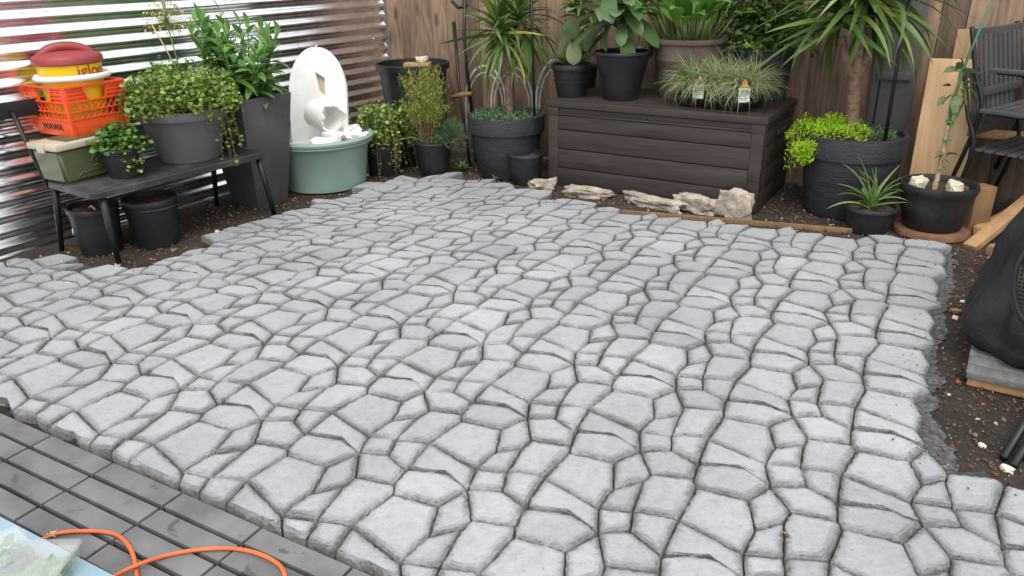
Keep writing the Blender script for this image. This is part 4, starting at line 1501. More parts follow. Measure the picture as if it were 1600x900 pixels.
# leafy plant behind the paddle plant (its pot is hidden behind the other pots)
P = chest_pt(915, 136)
t = empty('glossy_leaf_plant', P, 0, 'glossy pointed-leaf plant behind the paddle plant on the chest', 'potted plant')
pot(t, .09, .07, .16, BLACKP, .006, .02, 32, .002, 9)
loP = lambda px, py, off=0.: lo(px, py, off, P, CTOP)
mk('stem', tube([(0, 0, .12), loP(905, 40), loP(908, -10)], .008, 8), STEMG, t)
tf = []
for k in range(34):
    d = rdir(-10, 60, k*2.4)
    tf.append((np.array(loP(906, rnd.uniform(-15, 50))), d, rnd.uniform(-.4, .4), rnd.uniform(.14, .22)))
leaf_objs(t, L_BIG, [leaf_geo(1, .26, 6, .25, .7, 'lance'), leaf_geo(1, .22, 6, .3, 1.0, 'lance')], tf)

# broad-leaved plant in the big brown pot
P = chest_pt(1072, 150)
t = empty('brown_urn_plant', P, 0, 'big ribbed brown pot with broad bright green leaves at the back of the chest', 'potted plant')
hh = zat(P, 1070, 58)-CTOP
rr_ = 57*mpp(P)
mk('pot', lathe([(rr_*.72, 0), (rr_*.74, .01), (rr_*.88, hh*.62), (rr_*.91, hh*.64), (rr_*.91, hh*.67), (rr_*.89, hh*.69), (rr_*.93, hh*.90), (rr_*.99, hh*.92), (rr_*1.01, hh*.97), (rr_*.99, hh), (rr_*.92, hh), (rr_*.9, hh-.04)], 60, True, False, .002, 3), BROWNPOT, t, sharp=45)
mk('soil', disc(rr_*.9, hh-.03), POTSOIL, t)
fl_ = []
for k in range(14):
    a = 2*math.pi*k/14
    fl_.append(tube([(rr_*.80*math.cos(a+q*.10), rr_*.80*math.sin(a+q*.10), hh*.30+(.09*(1-q*q*.9))) for q in (-1, -.6, 0, .6, 1)], .005, 5))
o = mk('relief_arches', join(*fl_), BROWNPOT, t)
loP = lambda px, py, off=0.: lo(px, py, off, P, CTOP)
stk, tf = [], []
for k in range(46):
    a = k*2.4
    r0 = rr_*.7*math.sqrt(rnd.random())
    b0 = np.array([r0*math.cos(a), r0*math.sin(a), hh-.03])
    L_ = rnd.uniform(.10, .30)
    d = np.array(rdir(52, 84, a))
    e = b0+d*L_
    stk.append(tube([tuple(b0), tuple(e)], [.006, .0035], 6))
    tf.append((e, tuple(d*[1.0, 1.0, .55]), rnd.uniform(-.4, .4), rnd.uniform(.17, .28)))
mk('stalks', join(*stk), STEMG, t)
leaf_objs(t, L_BIG, [leaf_geo(1, .36, 8, .3, .9, 'lance', .02), leaf_geo(1, .40, 8, .2, 1.3, 'lance', .03)], tf)

# shrub in a dark pot, back right of the chest
P = chest_pt(1186, 153)
t = empty('dark_shrub_pot', P, 0, 'dark pot with a leafy shrub behind the grasses at the chest right end', 'potted plant')
pot(t, 46*mpp(P), 38*mpp(P), zat(P, 1178, 72)-CTOP, STONEPOT, .006, .02, 44, .002, 11)
hh = zat(P, 1178, 72)-CTOP
tf = []
for _ in range(1500):
    d = np.array(rdir(-5, 88)); q = d*rnd.uniform(.08, .34)**1.0*np.array([.9, .9, 1.3])
    tf.append(((q[0], q[1], q[2]+hh), rdir(-40, 60), rnd.uniform(-1, 1), rnd.uniform(.03, .07)))
foliage('foliage', t, L_SHRUB, [leaf_geo(1, .5, 4, .25, .6, 'lance')], tf)
tf = [((rnd.uniform(-.2, .2), rnd.uniform(-.2, -.05), hh+rnd.uniform(0, .05)), rdir(0, 80), 0, rnd.uniform(.015, .03)) for _ in range(220)]
foliage('small_leaves', t, L_JADE, [round_leaf], tf)
mk('stems', join(*[tube([(0, 0, hh-.05), tuple(np.array(rdir(40, 85))*.3+np.array([0, 0, hh]))], .006, 6) for _ in range(7)]), TWIG, t)

# tray of six blue fescue pots
T0 = chest_pt(1052, 160); T1 = chest_pt(1178, 172)
tx = (T1-T0)[:2]; tx /= np.linalg.norm(tx)
TANG = math.atan2(tx[1], tx[0])
tc_ = chest_pt(1110, 171)
NY = np.array([-tx[1], tx[0]])
orig = tc_[:2]+NY*.06
tray_t = empty('pot_tray', (orig[0], orig[1], CTOP), TANG, 'black plastic carry tray holding the grass pots on the chest', 'tray')
gx, gy = .158, .150
mk('tray_rim', join(*[box(.50, .012, .014, (0, y_, .062), .003) for y_ in (-.075, .225)], *[box(.012, .29, .014, (x_, .075, .062), .003) for x_ in (-.25, .25)], *[box(.012, .28, .010, (x_, .075, .060), .002) for x_ in (-.079, .079)]), BLACKP, tray_t, sharp=40)
for i in range(3):
    for j in range(2):
        o = mk('cup', lathe([(.052, 0), (.060, .004), (.066, .058), (.070, .062)], 24, True), BLACKP, tray_t)
        o.location = ((i-1)*gx, j*gy, .001)
for i in range(3):
    for j in range(2):
        lx, ly = (i-1)*gx, j*gy
        wx = orig+tx*lx+NY*ly
        nm = ['left', 'middle', 'right'][i]
        g = empty('grass_pot', (wx[0], wx[1], CTOP+.006), TANG, f'blue-green grass tuft in a black pot, {["front", "back"][j]} {nm} in the tray on the chest', 'potted grass', 'grass pots in the tray')
        pot(g, .060, .046, .125, BLACKP, .004, .014, 28, .002, i+j*3, .015)
        tf = []
        for _ in range(620):
            a = rnd.uniform(0, 2*math.pi); r_ = rnd.uniform(0, .035)
            el = 85-70*rnd.random()**1.2
            tf.append(((r_*math.cos(a), r_*math.sin(a), .112), rdir(el, el, a+rnd.gauss(0, .6)), rnd.uniform(-1, 1), rnd.uniform(.14, .29)))
        gs = [leaf_geo(1, .016, 6, .3, 1.2, 'sword'), leaf_geo(1, .015, 6, .3, 2.2, 'sword'), leaf_geo(1, .014, 6, .3, 2.7, 'sword')]
        foliage('grass_blades', g, L_GRASS, gs, tf)
        if j == 0 and i > 0:
            # plant tag: card with an orange peak and printed lines
            tg = mk('plant_tag', box(.066, .0015, .082, (0, 0, 0), 0), TAGW, g, smooth=False)
            tg.location = ((-.075 if i == 1 else .055), -.085, .10+.0)
            tg.rotation_euler = (math.radians(-8), 0, math.radians(10 if i == 1 else 35))
            mk('tag_peak', ([(-.033, -.0012, .041), (.033, -.0012, .041), (.016, -.0012, .062), (.006, -.0012, .088), (-.006, -.0012, .088), (-.018, -.0012, .060), (-.033, .0012, .041), (.033, .0012, .041), (.016, .0012, .062), (.006, .0012, .088), (-.006, .0012, .088), (-.018, .0012, .060)],
                            [(0, 1, 2, 3, 4, 5), (11, 10, 9, 8, 7, 6)]+[(k, k+6, (k+1) % 6+6, (k+1) % 6) for k in range(6)]), TAGO, tg, smooth=False)
            mk('tag_print', join(*[box(w_, .0006, .0045, (x_, -.0013, z_), 0) for w_, x_, z_ in ((.050, 0, .026), (.044, -.002, .017), (.05, 0, .004), (.036, -.006, -.005), (.048, 0, -.018), (.03, -.008, -.027))]), TAGP, tg, smooth=False)
# fallen yellow petals on the tray
o = mk('yellow_petal', leaf_geo(.03, .022, 3, .2, .4, 'lance'), L_LIME)
q = gp(1161, 158, CTOP+.072); o.location = (q[0], q[1]-.0, CTOP+.074)
tag(o, 'tiny yellow petal on the rim of the grass tray', 'petal')

# ================================================================== ROCKS, EDGING AND THINGS ON THE RIGHT
for px, py, sx, sy, sz, seed, rz, lab in ((848, 300, .085, .05, .055, 2, .3, 'small rough rock at the chest left corner'),
                                          (915, 308, .165, .055, .045, 5, -.45, 'long flat rock slab before the chest left half'),
                                          (1022, 325, .20, .05, .045, 8, -.75, 'low thin slab rock before the chest middle'),
                                          (1085, 332, .15, .05, .065, 11, -.65, 'broad pale slab rock right of the thin slab, before the chest'),
                                          (1146, 341, .105, .055, .105, 14, -.5, 'tall blunt pale rock at the chest right end')):
    P = back(gp(px, py), .03)
    o = rock('edge_rock', (P[0], P[1], SOIL-.012), sx, sy, sz, seed, ROCK, rz, .45 if seed != 14 else .28, 4)
    tag(o, lab, 'rock', 'rocks along the chest')
A, B = gp(965, 334), gp(1332, 364)
dv = (B-A)[:2]; ln = np.linalg.norm(dv)
ed = mk('edging_strip', box(ln, .018, .040, (0, 0, 0), .002), LUMBER, None, sharp=40)
ed.location = ((A[0]+B[0])/2, (A[1]+B[1])/2+.01, SOIL+.003); ed.rotation_euler = (0, 0, math.atan2(dv[1], dv[0]))
tag(ed, 'thin wooden edging strip along the back edge of the patio', 'edging')

# aloe
P = back(gp(1353, 367), .10)
al = empty('aloe_pot', P, 0, 'small black pot with a spotted spreading aloe', 'potted plant')
hh = zat(P, 1353, 322)-SOIL+.01
rr_ = 39*mpp(P)
pot(al, rr_, rr_*.78, hh, BLACKP, .008, .022, 40, .003, 4, .02)


def aloe_leaf(L_, W_, droop, up):
    n_s, k_ = 7, 6
    V, Fc = [], []
    x = z = 0; a = up
    for i in range(n_s+1):
        t_ = i/n_s
        w = W_*(1-t_)**.75*(.8+.2*min(1, t_*4))+.0004
        for k in range(k_):
            an = 2*math.pi*k/k_
            V.append((x-math.sin(a)*w*.32*math.sin(an), w*math.cos(an), z+math.cos(a)*w*.32*math.sin(an)+.15*w*abs(math.cos(an))))
        x += L_/n_s*math.cos(a); z += L_/n_s*math.sin(a); a -= droop/n_s
    for i in range(n_s):
        for k in range(k_):
            b, c = i*k_+k, i*k_+(k+1) % k_
            Fc.append((b, c, c+k_, b+k_))
    Fc.append(tuple(range(n_s*k_, (n_s+1)*k_)))
    return V, Fc


tf = []
for k in range(26):
    t_ = k/26
    el = 88-66*t_
    tf.append(((rnd.gauss(0, .015), rnd.gauss(0, .015), hh-.015), rdir(el-5, el+5, k*2.4), rnd.gauss(0, .2), rnd.uniform(.19, .33)*(1.05-.15*t_)))
leaf_objs(al, L_ALOE, [aloe_leaf(1, .075, .5, 0), aloe_leaf(1, .07, 1.1, .2), aloe_leaf(1, .065, 1.7, .3), aloe_leaf(1, .08, .2, 0)], tf)

# round wooden slice under the fruit-tree pot
P = back(gp(1452, 363, SOIL+.03), .12); P[2] = SOIL
ws = mk('wood_slice', lathe([(.195, 0), (.205, .006), (.20, .026), (.19, .030), (.002, .030)], 44, True, False, .045, 5), plain('weathered_slice', (.17, .085, .045), .85, var=.35, nscale=9, bscale=30, bstr=.8, bdist=.01), None, sharp=40)
ws.location = (P[0], P[1]-.0, SOIL)
tag(ws, 'round wooden slice on the soil under the young tree pot', 'wood slice')
ft = empty('young_tree_pot', (P[0], P[1], SOIL+.030), 0, 'black pot with a staked young tree and pale stones, on the wooden slice', 'potted plant')
rr_ = 54*mpp(P)
hh = zat(P, 1455, 284)-SOIL-.030
mk('pot', lathe([(rr_*.70, 0), (rr_*.76, .012), (rr_*.90, hh*.55), (rr_*.93, hh-.05), (rr_*.99, hh-.04), (rr_*1.02, hh-.018), (rr_*1.0, hh), (rr_*.93, hh+.002), (rr_*.88, hh-.02), (rr_*.86, hh-.06)], 60, True, False, .003, 2), BLACKP, ft, sharp=55)
mk('soil', disc(rr_*.87, hh-.045, amp=.01), POTSOIL, ft)
ZF = SOIL+.030
loF = lambda px, py, off=0.: lo(px, py, off, P, ZF)
tp = [(*loF(1461, 288)[:2], hh-.06), loF(1466, 272), loF(1475, 225), loF(1481, 195)]
mk('trunk', tube(spline(tp, 5), [.016]*4+[.0125]*6+[.009]*6, 10), plain('pale_bark', (.34, .25, .15), .8, var=.25, nscale=20), ft)
mk('shoot', tube(spline([loF(1481, 195), loF(1486, 160), loF(1496, 135), loF(1503, 100)], 4), .006, 8), STEMG, ft)
mk('shoot', tube(spline([loF(1480, 205), loF(1496, 180), loF(1508, 150), loF(1503, 130)], 4), .005, 8), STEMG, ft)
mk('stake', tube([loF(1470, 262, .03), loF(1488, 165, .05), loF(1512, 90, .08), loF(1562, -25, .12)], .0065, 8), plain('green_stake', (.05, .12, .07), .5), ft)
TIE = plain('green_tie', (.02, .22, .10), .5)
for px, py in ((1471, 263), (1479, 218), (1484, 190), (1492, 178)):
    mk('plant_tie', tube([tuple(np.array(loF(px, py))+np.array([.018*math.cos(a), .018*math.sin(a), .004*math.sin(3*a)])) for a in [k*math.pi/6 for k in range(13)]], .004, 6), TIE, ft)
tf = []
for px, py, dx, dz, s_ in ((1498, 108, -.2, .6, .07), (1500, 112, -.9, .3, .12), (1503, 112, .9, .1, .10), (1503, 100, -.4, .9, .06), (1506, 135, .6, -.3, .10), (1500, 140, .4, -.5, .10), (1505, 130, .8, .3, .07), (1484, 135, -.8, .3, .06), (1486, 150, -.5, -.2, .08), (1495, 150, -.2, -.6, .09), (1502, 150, .5, -.6, .08), (1478, 152, -.7, -.4, .07), (1490, 146, .1, -.8, .07), (1498, 160, .2, -.9, .06), (1474, 240, -.8, .3, .06), (1478, 242, .8, .3, .06), (1474, 250, .8, -.3, .05), (1472, 242, -.9, -.1, .05), (1464, 285, .8, .3, .04)):
    d = rt_*dx+np.array([0, 0, dz])-fw_*rnd.uniform(.1, .6)
    tf.append((np.array(loF(px, py, -.01)), tuple(d), rnd.uniform(-.8, .8), s_))
leaf_objs(ft, L_FRUIT, [leaf_geo(1, .55, 6, .25, .7, 'lance', .04)], tf)
for k, (px, py) in enumerate(((1435, 286), (1492, 288))):
    q = np.array(loF(px, py, -.02))
    o = rock('top_stone', (P[0]+q[0], P[1]+q[1], ZF+hh-.05), .052, .035, .045, 31+k, WHITEROCK, .5+k, .35)
    tag(o, ['cream stone on the left side of the young tree pot', 'cream stone on the right side of the young tree pot'][k], 'stone', 'cream stones in the tree pot')

# grey panel leaning on the fence, behind the right yucca
FPn = np.array([CORNER[0], CORNER[1], 0])+fnv*.05
G0 = at(1338, 250, FPn, fnv); G1 = at(1407, 255, FPn, fnv); G2 = at(1460, 10, FPn, fnv)
s0 = float((G0[:2]-CORNER) @ FD)+.02; s1 = float((G1[:2]-CORNER) @ FD)
gpan = empty('grey_panel', (CORNER[0]+FN[0]*.045, CORNER[1]+FN[1]*.045, SOIL), FANG, 'dark grey painted panel with a cross batten behind the right yucca', 'panel')
mk('panel_sheet', box(s1-s0, .02, 1.45, ((s0+s1)/2, 0, .735), .003), GREYPANEL, gpan, sharp=40)
for z in (.18, zat(at(1400, 118, FPn, fnv), 1400, 118)-SOIL, 1.3):
    mk('batten', box(s1-s0-.05, .03, .045, ((s0+s1)/2, -.024, z), .003), GREYPANEL, gpan, sharp=40)
mk('edge_groove', box(.008, .004, 1.4, (s0+(s1-s0)*.18, -.0115, .735), 0), BLACKM, gpan)

# planks leaning beside it
def upright(name, pxs, y0, y1, zb, off, thick, mat, label, cat, lean=0.06):
    """plank whose foot stands on the soil and whose top leans to the fence"""
    a, b = at(pxs[0], y1, FPn+fnv*off, fnv), at(pxs[1], y1, FPn+fnv*off, fnv)
    top = (a[2]+b[2])/2
    w = np.linalg.norm(b-a)
    c = (a+b)/2
    H_ = top-SOIL
    o = mk(name, box(w, thick, H_, (0, 0, H_/2), .003), mat, None, sharp=40)
    o.location = (c[0]+FN[0]*lean, c[1]+FN[1]*lean, SOIL)
    o.rotation_euler = (math.atan2(-lean, H_)*1.0, 0, FANG)
    tag(o, label, cat)
    return o


upright('pine_board', (1455, 1543), 340, 85, SOIL, .10, .02, NEWW, 'wide new pine board leaning behind the young tree', 'board', .22)
upright('pine_offcut', (1497, 1525), 340, 43, SOIL, .05, .02, NEWW, 'narrow pine board standing behind the wide pine board', 'board', .14)
o = upright('pine_strip', (1449, 1466), 340, 110, SOIL, .07, .02, LUMBER, 'narrow darker board edge left of the wide pine board', 'board', .24)

# wedge block, lumber piece and a low block to the right of the tree pot
P = gp(1516, 362)
o = mk('wood_block', box(.15, .09, .25, (0, 0, .125), .004), LUMBER, None, sharp=40)
P = back(P, .05); o.location = (P[0], P[1], SOIL); o.rotation_euler = (0, 0, math.radians(20))
tag(o, 'upright wood block just right of the young tree pot', 'wood block')
A, B = gp(1528, 385), gp(1610, 318, SOIL+.16)
d_ = Vector(B-A)
o = mk('lumber_piece', box(d_.length+.3, .07, .040, (d_.length/2+.05, 0, 0), .003), LUMBER, None, sharp=40)
M = rot_to(d_).to_4x4(); M.translation = Vector((A[0]+.02, A[1]+.02, SOIL+.035)); o.matrix_local = M
tag(o, 'sawn lumber length lying tilted at the right edge', 'lumber')
A, B = gp(1535, 362), gp(1600, 325)
d_ = Vector(B-A)
o = mk('lumber_piece', box(d_.length+.25, .05, .045, (d_.length/2+.05, 0, 0), .003), LUMBER, None, sharp=40)
M = rot_to(d_).to_4x4(); M.translation = Vector((A[0], A[1], SOIL+.022)); o.matrix_local = M
tag(o, 'shorter lumber length lying behind the tilted one', 'lumber')
P = gp(1552, 398)
o = mk('wood_block', box(.06, .05, .05, (0, 0, .025), .003), LUMBER, None, sharp=40); o.location = (P[0], P[1], SOIL); o.rotation_euler = (0, 0, .5)
tag(o, 'tiny wood block on the soil by the black cover', 'wood block')
P = at(1262, 223, FPn+fnv*.04, fnv)
o = mk('wood_block', box(.05, .04, P[2]-SOIL+.02, (0, 0, (P[2]-SOIL+.02)/2), .003), LUMBER, None, sharp=40); o.location = (P[0], P[1], SOIL); o.rotation_euler = (0, 0, FANG)
tag(o, 'short wooden peg standing between the chest and the right yucca pot', 'wood block')
rl = mk('wood_rail', box(1.3, .04, .05, (.65, 0, 0), .003), NEWW, None, sharp=40)
P = at(1525, 208, FPn+fnv*.03, fnv); rl.location = tuple(P); rl.rotation_euler = (0, 0, FANG)
tag(rl, 'light wooden rail on the fence behind the stacked chairs', 'rail')


# ---- stacked slatted armchairs
def armchair(loc, rz, label):
    t = empty('slatted_armchair', loc, rz, label, 'chair', 'stacked metal armchairs')
    W_, D_ = .56, .54
    SH, BH, AH = .42, .86, .63
    for s_ in (-1, 1):
        x = s_*W_/2
        mk('frame_side', tube(spline([(x, -D_/2-.03, 0), (x, -D_/2+.0, SH), (x, -D_/2+.01, AH-.06), (x, -D_/2+.07, AH), (x, D_/2-.06, AH+.01)], 6), .0125, 10), BLACKM, t)
        mk('rear_leg', tube(spline([(x, D_/2+.06, 0), (x, D_/2-.02, SH), (x*.98, D_/2+.05, AH), (x*.96, D_/2+.12, BH)], 6), .0125, 10), BLACKM, t)
        mk('armrest', box(.055, D_-.02, .022, (x, -.01, AH+.018), .006), GREYP, t, sharp=40)
    for k in range(9):
        mk('seat_slat', box(W_-.03, .045, .012, (0, -D_/2+.03+k*.059, SH+.008), .003), GREYP, t, sharp=40)
    for z in (SH+.10, BH-.03):
        y = D_/2-.0+.10*(z-SH)/(BH-SH)
        mk('back_rail', box(W_-.02, .018, .045, (0, y, z), .004), GREYP, t, sharp=40)
    for k in range(9):
        x = -W_/2+.055+k*.0565
        mk('back_slat', box(.036, .010, BH-SH-.14, (x, D_/2+.055, (SH+.10+BH-.03)/2), .002, Matrix.Rotation(math.radians(-13), 3, 'X')), GREYP, t, sharp=40)
    mk('front_rail', box(W_, .02, .03, (0, -D_/2, SH-.01), .003), BLACKM, t, sharp=40)
    return t


CHP = at(1600, 330, FPn+fnv*.42, fnv)
cs = float((at(1505, 300, FPn+fnv*.40, fnv)[:2]-CORNER) @ FD)
cpos = CORNER+FD*(cs+.34)+FN*.46
armchair((cpos[0], cpos[1], SOIL), FANG+math.radians(62), 'black slatted metal armchair at the bottom of the stack by the fence')
armchair((cpos[0]+FN[0]*-.03, cpos[1]-FN[1]*.03, SOIL+.21), FANG+math.radians(62), 'black slatted metal armchair on top of the stack by the fence')

# ---- grey composite planks with the black covered thing on top
A = gp(1507, 592, SOIL+.03); B = gp(1540, 415, SOIL+.03)
pv = (B-A)[:2]; PL = np.linalg.norm(pv); pv /= PL
PANG = math.atan2(pv[1], pv[0])
pal = empty('plank_platform', (A[0], A[1], SOIL), PANG, 'low platform of grey composite planks under the black cover', 'platform')
for k in range(int(PL/.075)+1):
    mk('plank', box(.070, .92, .026, (.037+k*.075, -.46, .047), .004), PLANK, pal, sharp=40)
mk('side_clip', box(PL, .010, .022, (PL/2, .002, .044), .002), BLACKP, pal, sharp=40)
for k in range(3):
    mk('support_batten', box(.07, .90, .032, (.05+k*(PL-.1)/2, -.46, .016), .003), LUMBER, pal, sharp=40)

# black fabric cover: lofted from rings whose outline follows its slumped shape
ctr0 = gp(1690, 545, SOIL+.06)
cov = empty('fabric_cover', (ctr0[0], ctr0[1], SOIL+.061), 0, 'black fabric cover slumped over something with a round mesh side, right edge', 'cover')
V, Fc = [], []
nR, nA = 26, 96
for i in range(nR+1):
    t_ = i/nR
    z = .80*t_
    q = at(1600, 450, ctr0, (0, 1, 0))
    r_ = .44*(1-.10*math.cos(t_*math.pi*1.2))*(1-t_**2.2*.80)+.015*math.sin(t_*11)
    if i == 0: r_ *= .90
    for k in range(nA):
        a = 2*math.pi*k/nA
        fold_ = .018*abs(math.sin(4.5*a+t_*3))+.012*math.sin(13*a-t_*5)+.035*mnoise.noise(Vector((math.cos(a)*3, math.sin(a)*3, t_*5)))+.018*mnoise.noise(Vector((math.cos(a)*8, math.sin(a)*8, t_*9)))
        lean_ = .16*t_
        V.append(((r_+fold_*(1-.4*t_))*math.cos(a)+lean_, (r_+fold_*(1-.4*t_))*math.sin(a)*.85+.10*t_, z))
for i in range(nR):
    for k in range(nA):
        a, b = i*nA+k, i*nA+(k+1) % nA
        Fc.append((a, b, b+nA, a+nA))
Fc.append(tuple(range(nR*nA, (nR+1)*nA)))
mk('drape', (V, Fc), FABRIC, cov)
mp_ = at(1655, 440, ctr0-np.array([0, .36, 0]), (0, 1, 0))-np.array([ctr0[0], ctr0[1], SOIL+.061])
ring_ = [(.0+.12*math.cos(a), 0, .17*math.sin(a)) for a in [k*2*math.pi/32 for k in range(33)]]
rg = mk('mesh_ring', tube(ring_, .010, 8), BLACKM, cov); rg.location = tuple(mp_); rg.rotation_euler = (math.radians(-12), 0, math.radians(-25))
gm = []
for k in range(-9, 10):
    x = k*.012
    hz = .165*math.sqrt(max(0, 1-(x/.118)**2))
    gm.append(tube([(x, 0, -hz), (x, 0, hz)], .0018, 4))
for k in range(-12, 13):
    z = k*.013
    hx = .115*math.sqrt(max(0, 1-(z/.168)**2))
    gm.append(tube([(-hx, .001, z), (hx, .001, z)], .0018, 4))
mk('mesh', join(*gm), DARKM, rg)

# folded black tube legs at the lower right edge
lg = gp(1590, 715)
fl = empty('folded_chair_legs', lg, 0, 'parallel black tube legs of a folded chair at the lower right edge', 'folded chair')
for k, (ax, ay, bx_, by_) in enumerate(((1568, 716, 1622, 628), (1583, 728, 1640, 640), (1596, 716, 1650, 632))):
    A = gp(ax, ay, SOIL+.012); B = gp(bx_, by_, SOIL+.09)
    mk('tube_leg', tube([tuple(A-lg), tuple(B-lg), tuple(B-lg+(B-A)*.8+np.array([0, 0, .05]))], .0125, 10), BLACKM, fl)

# ================================================================== LOWER LEFT
pts = [(205, 960), (213, 912), (212, 885), (204, 858), (186, 838), (160, 831), (120, 830), (88, 834), (68, 842), (50, 850), (20, 850), (-30, 845)]
cp = spline([gp(x, y, DECK+.006) for x, y in pts], 6)
c2 = spline([gp(x, y, DECK+.006+(.013 if 195 < x < 230 else 0)) for x, y in [(120, 935), (165, 908), (212, 884), (260, 868), (310, 859), (360, 857), (400, 864), (430, 878), (444, 895), (448, 930), (440, 980)]], 6)
cd_ = mk('extension_cord', join(tube([tuple(p) for p in cp], .0058, 10), tube([tuple(p) for p in c2], .0058, 10)), CORD)
tag(cd_, 'orange extension cord looped across the slate deck', 'cord')
P = gp(84, 835, DECK+.008)
tie = mk('twine_tie', join(*[tube([tuple(P+np.array([rnd.gauss(0, .008), rnd.gauss(0, .008), rnd.uniform(0, .008)])) for _ in range(5)], .0016, 5) for _k in range(4)]), STRAW)
tag(tie, 'pale twine knotted around the orange cord', 'twine')

BZ = DECK+.11
A, B, C_ = gp(-30, 818, BZ), gp(60, 840, BZ), gp(185, 905, BZ)
bd = (C_-B)[:2]; bd /= np.linalg.norm(bd); bn_ = np.array([bd[1], -bd[0]])
if bn_[1] > 0: bn_ = -bn_
bt = empty('blue_tote', (B[0], B[1], DECK), math.atan2(bd[1], bd[0]), 'pale blue plastic tote lid at the lower left corner', 'tote')
mk('tub_body', box(.62, .42, .09, (.10, -.225, .046), .01, None, .94), BLUEP, bt, sharp=40)
mk('lid', box(.66, .46, .018, (.10, -.225, .101), .006), BLUEP, bt, sharp=40)
mt, nt, N, L, Pb = nodes('clear_plastic')
Pb.inputs['Base Color'].default_value = (.55, .58, .57, 1); Pb.inputs['Roughness'].default_value = .12
Pb.inputs['Transmission Weight'].default_value = .0; Pb.inputs['IOR'].default_value = 1.45
tb_n = N.new('ShaderNodeBsdfTransparent'); ms = N.new('ShaderNodeMixShader')
fr = N.new('ShaderNodeLayerWeight'); fr.inputs['Blend'].default_value = .35
L.new(ramp(N, L, fr.outputs['Facing'], [(0, .08), (1, .5)]), ms.inputs[0])
L.new(tb_n.outputs[0], ms.inputs[1]); L.new(Pb.outputs[0], ms.inputs[2]); L.new(ms.outputs[0], N['Material Output'].inputs['Surface'])
CLEAR = mt
for k, (px, py, rz, lab) in enumerate(((62, 905, .5, 'clear plastic salad box with green leaves on the blue tote'), (5, 895, -.2, 'clear plastic salad box at the very left edge on the blue tote'))):
    Pz = gp(px, py, BZ)
    g = empty('salad_box', (Pz[0], Pz[1], BZ+.001), math.atan2(bd[1], bd[0])+rz, lab, 'food box', 'clear boxes on the tote')
    mk('box_shell', join(box(.15, .13, .045, (0, 0, .0235), .008, None, .9), ), CLEAR, g, sharp=40)
    mk('box_lid', box(.158, .138, .012, (0, 0, .053), .004), CLEAR, g, sharp=40)
    tf = [((rnd.uniform(-.055, .055), rnd.uniform(-.045, .045), rnd.uniform(.008, .035)), rdir(-20, 50), rnd.uniform(-1, 1), rnd.uniform(.02, .04)) for _ in range(90)]
    foliage('salad_leaves', g, L_SED, [leaf_geo(1, .6, 4, .3, .7, 'lance', .05)], tf)

# ================================================================== LOOSE PIECES ON THE SOIL
def scatter(name, n, size, mat, test, label, flat=.35, seed=1, z0=SOIL):
    r = random.Random(seed)
    V, Fc = [], []
    c = 0
    while c < n:
        x, y = r.uniform(-3.2, 3.8), r.uniform(1.6, 7)
        if not test(x, y): continue
        s_ = size[0]+(size[1]-size[0])*r.random()**2.2
        M = np.array(Matrix.Rotation(r.uniform(0, 6.28), 3, 'Z') @ Matrix.Rotation(r.gauss(0, .35), 3, 'X') @ Matrix.Rotation(r.gauss(0, .35), 3, 'Y'))
        sx, sy, sz = s_, s_*r.uniform(.35, .8), s_*flat*r.uniform(.5, 1.2)
        o = len(V)
        for q in ((-1, -.6, -1), (.9, -.8, -1), (1, .7, -1), (-.8, .9, -1), (-.8, -.5, 1), (.8, -.6, 1), (.7, .6, 1), (-.6, .7, 1)):
            p = M @ (np.array(q)*[sx/2, sy/2, sz/2]*r.uniform(.8, 1.2))
            V.append((x+p[0], y+p[1], z0+.002+sz*.3+p[2]))
        Fc += [tuple(o+k for k in f_) for f_ in ((3, 2, 1, 0), (4, 5, 6, 7), (0, 1, 5, 4), (1, 2, 6, 5), (2, 3, 7, 6), (3, 0, 4, 7))]
        c += 1
    ob = mk(name, (V, Fc), mat, None, smooth=False)
    return tag(ob, label, name.replace('_', ' '), kind='stuff')


def on_soil(x, y):
    p = np.array([x, y])
    if inside(p, PATIO_XY) or (p-DECK_O) @ DECK_N < .02: return False
    if (p-CORNER) @ FN < .03 or (p-CORNER) @ WN < .03: return False
    qx, qy = pj((x, y, SOIL))
    return -60 < qx < 1680 and 150 < qy < 960


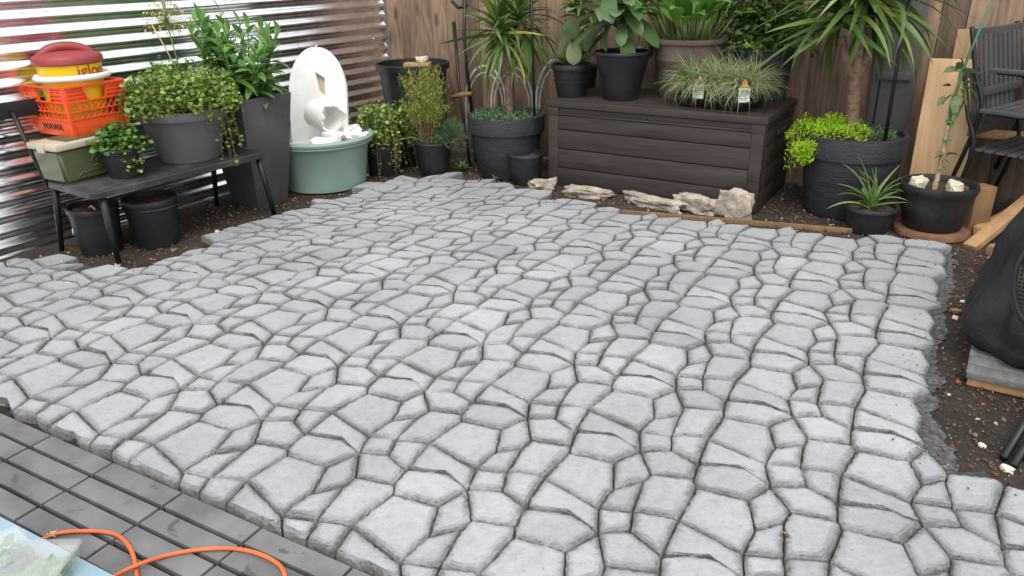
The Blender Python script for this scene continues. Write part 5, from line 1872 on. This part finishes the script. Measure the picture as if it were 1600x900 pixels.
scatter('soil_crumbs', 14000, (.004, .016), CHIPM, on_soil, 'dark soil crumbs and fine mulch around the patio', .6, 1)
scatter('wood_litter', 700, (.006, .024), LITTER, lambda x, y: on_soil(x, y) and (x > 1.6 and y < 4.2 or random.Random(x*y).random() < .25), 'brown wood chips and dead leaf bits on the soil', .25, 2)
def near_edge(x, y):
    if not inside((x, y), PATIO_XY): return False
    return any(not inside((x+.13*math.cos(a), y+.13*math.sin(a)), PATIO_XY) for a in (0, .8, 1.6, 2.4)) and pj((x, y, 0))[1] < 800


scatter('stray_crumbs', 420, (.003, .010), CHIPM, near_edge, 'soil crumbs strewn over the outermost paving stones', .5, 3, .001)
for k, (px, py, s_, mat_, lab) in enumerate(((1492, 488, .022, LUMBER, 'orange-brown broken clay bit on the soil right of the patio'), (1492, 498, .016, WHITEROCK, 'white chip on the soil beside the clay bit'), (1534, 697, .013, WHITEROCK, 'white pebble on the soil near the folded legs'),
                                             (1505, 472, .013, WHITEROCK, 'small pale pebble above the clay bit'), (1482, 617, .008, WHITEROCK, 'tiny white pebble beside the patio right edge'), (1572, 734, .020, WHITEROCK, 'beige pebble at the lower right soil edge'), (185, 415, .018, WHITEROCK, 'white flat chip by the bench front leg'), (272, 392, .016, LUMBER, 'tan chip in front of the ribbed bucket'), (340, 363, .018, WHITEROCK, 'cream chip near the patio edge under the bench'))):
    P = gp(px, py)
    o = rock('pebble', (P[0], P[1], SOIL-.002), s_, s_*.7, s_*.5, 40+k, mat_, k, .4, 2)
    tag(o, lab, 'pebble')
for px, py, s_, mat_, lab in ((1269, 335, .055, plain('yellow_leaf', (.70, .55, .04), .6, var=.15), 'round yellow fallen leaf at the foot of the right yucca pot'), (1234, 843, .028, LITTER, 'brown dead leaf in a paving joint'), (360, 340, .03, L_TWIGGY, 'yellow dead leaf on the soil under the bench')):
    P = gp(px, py, SOIL if py < 400 else -.006)
    o = mk('fallen_leaf', leaf_geo(s_, s_*.9, 5, .15, .4, 'round'), mat_)
    o.location = (P[0], P[1], P[2]+.012); o.rotation_euler = (.5, -.2, px)
    tag(o, lab, 'leaf')
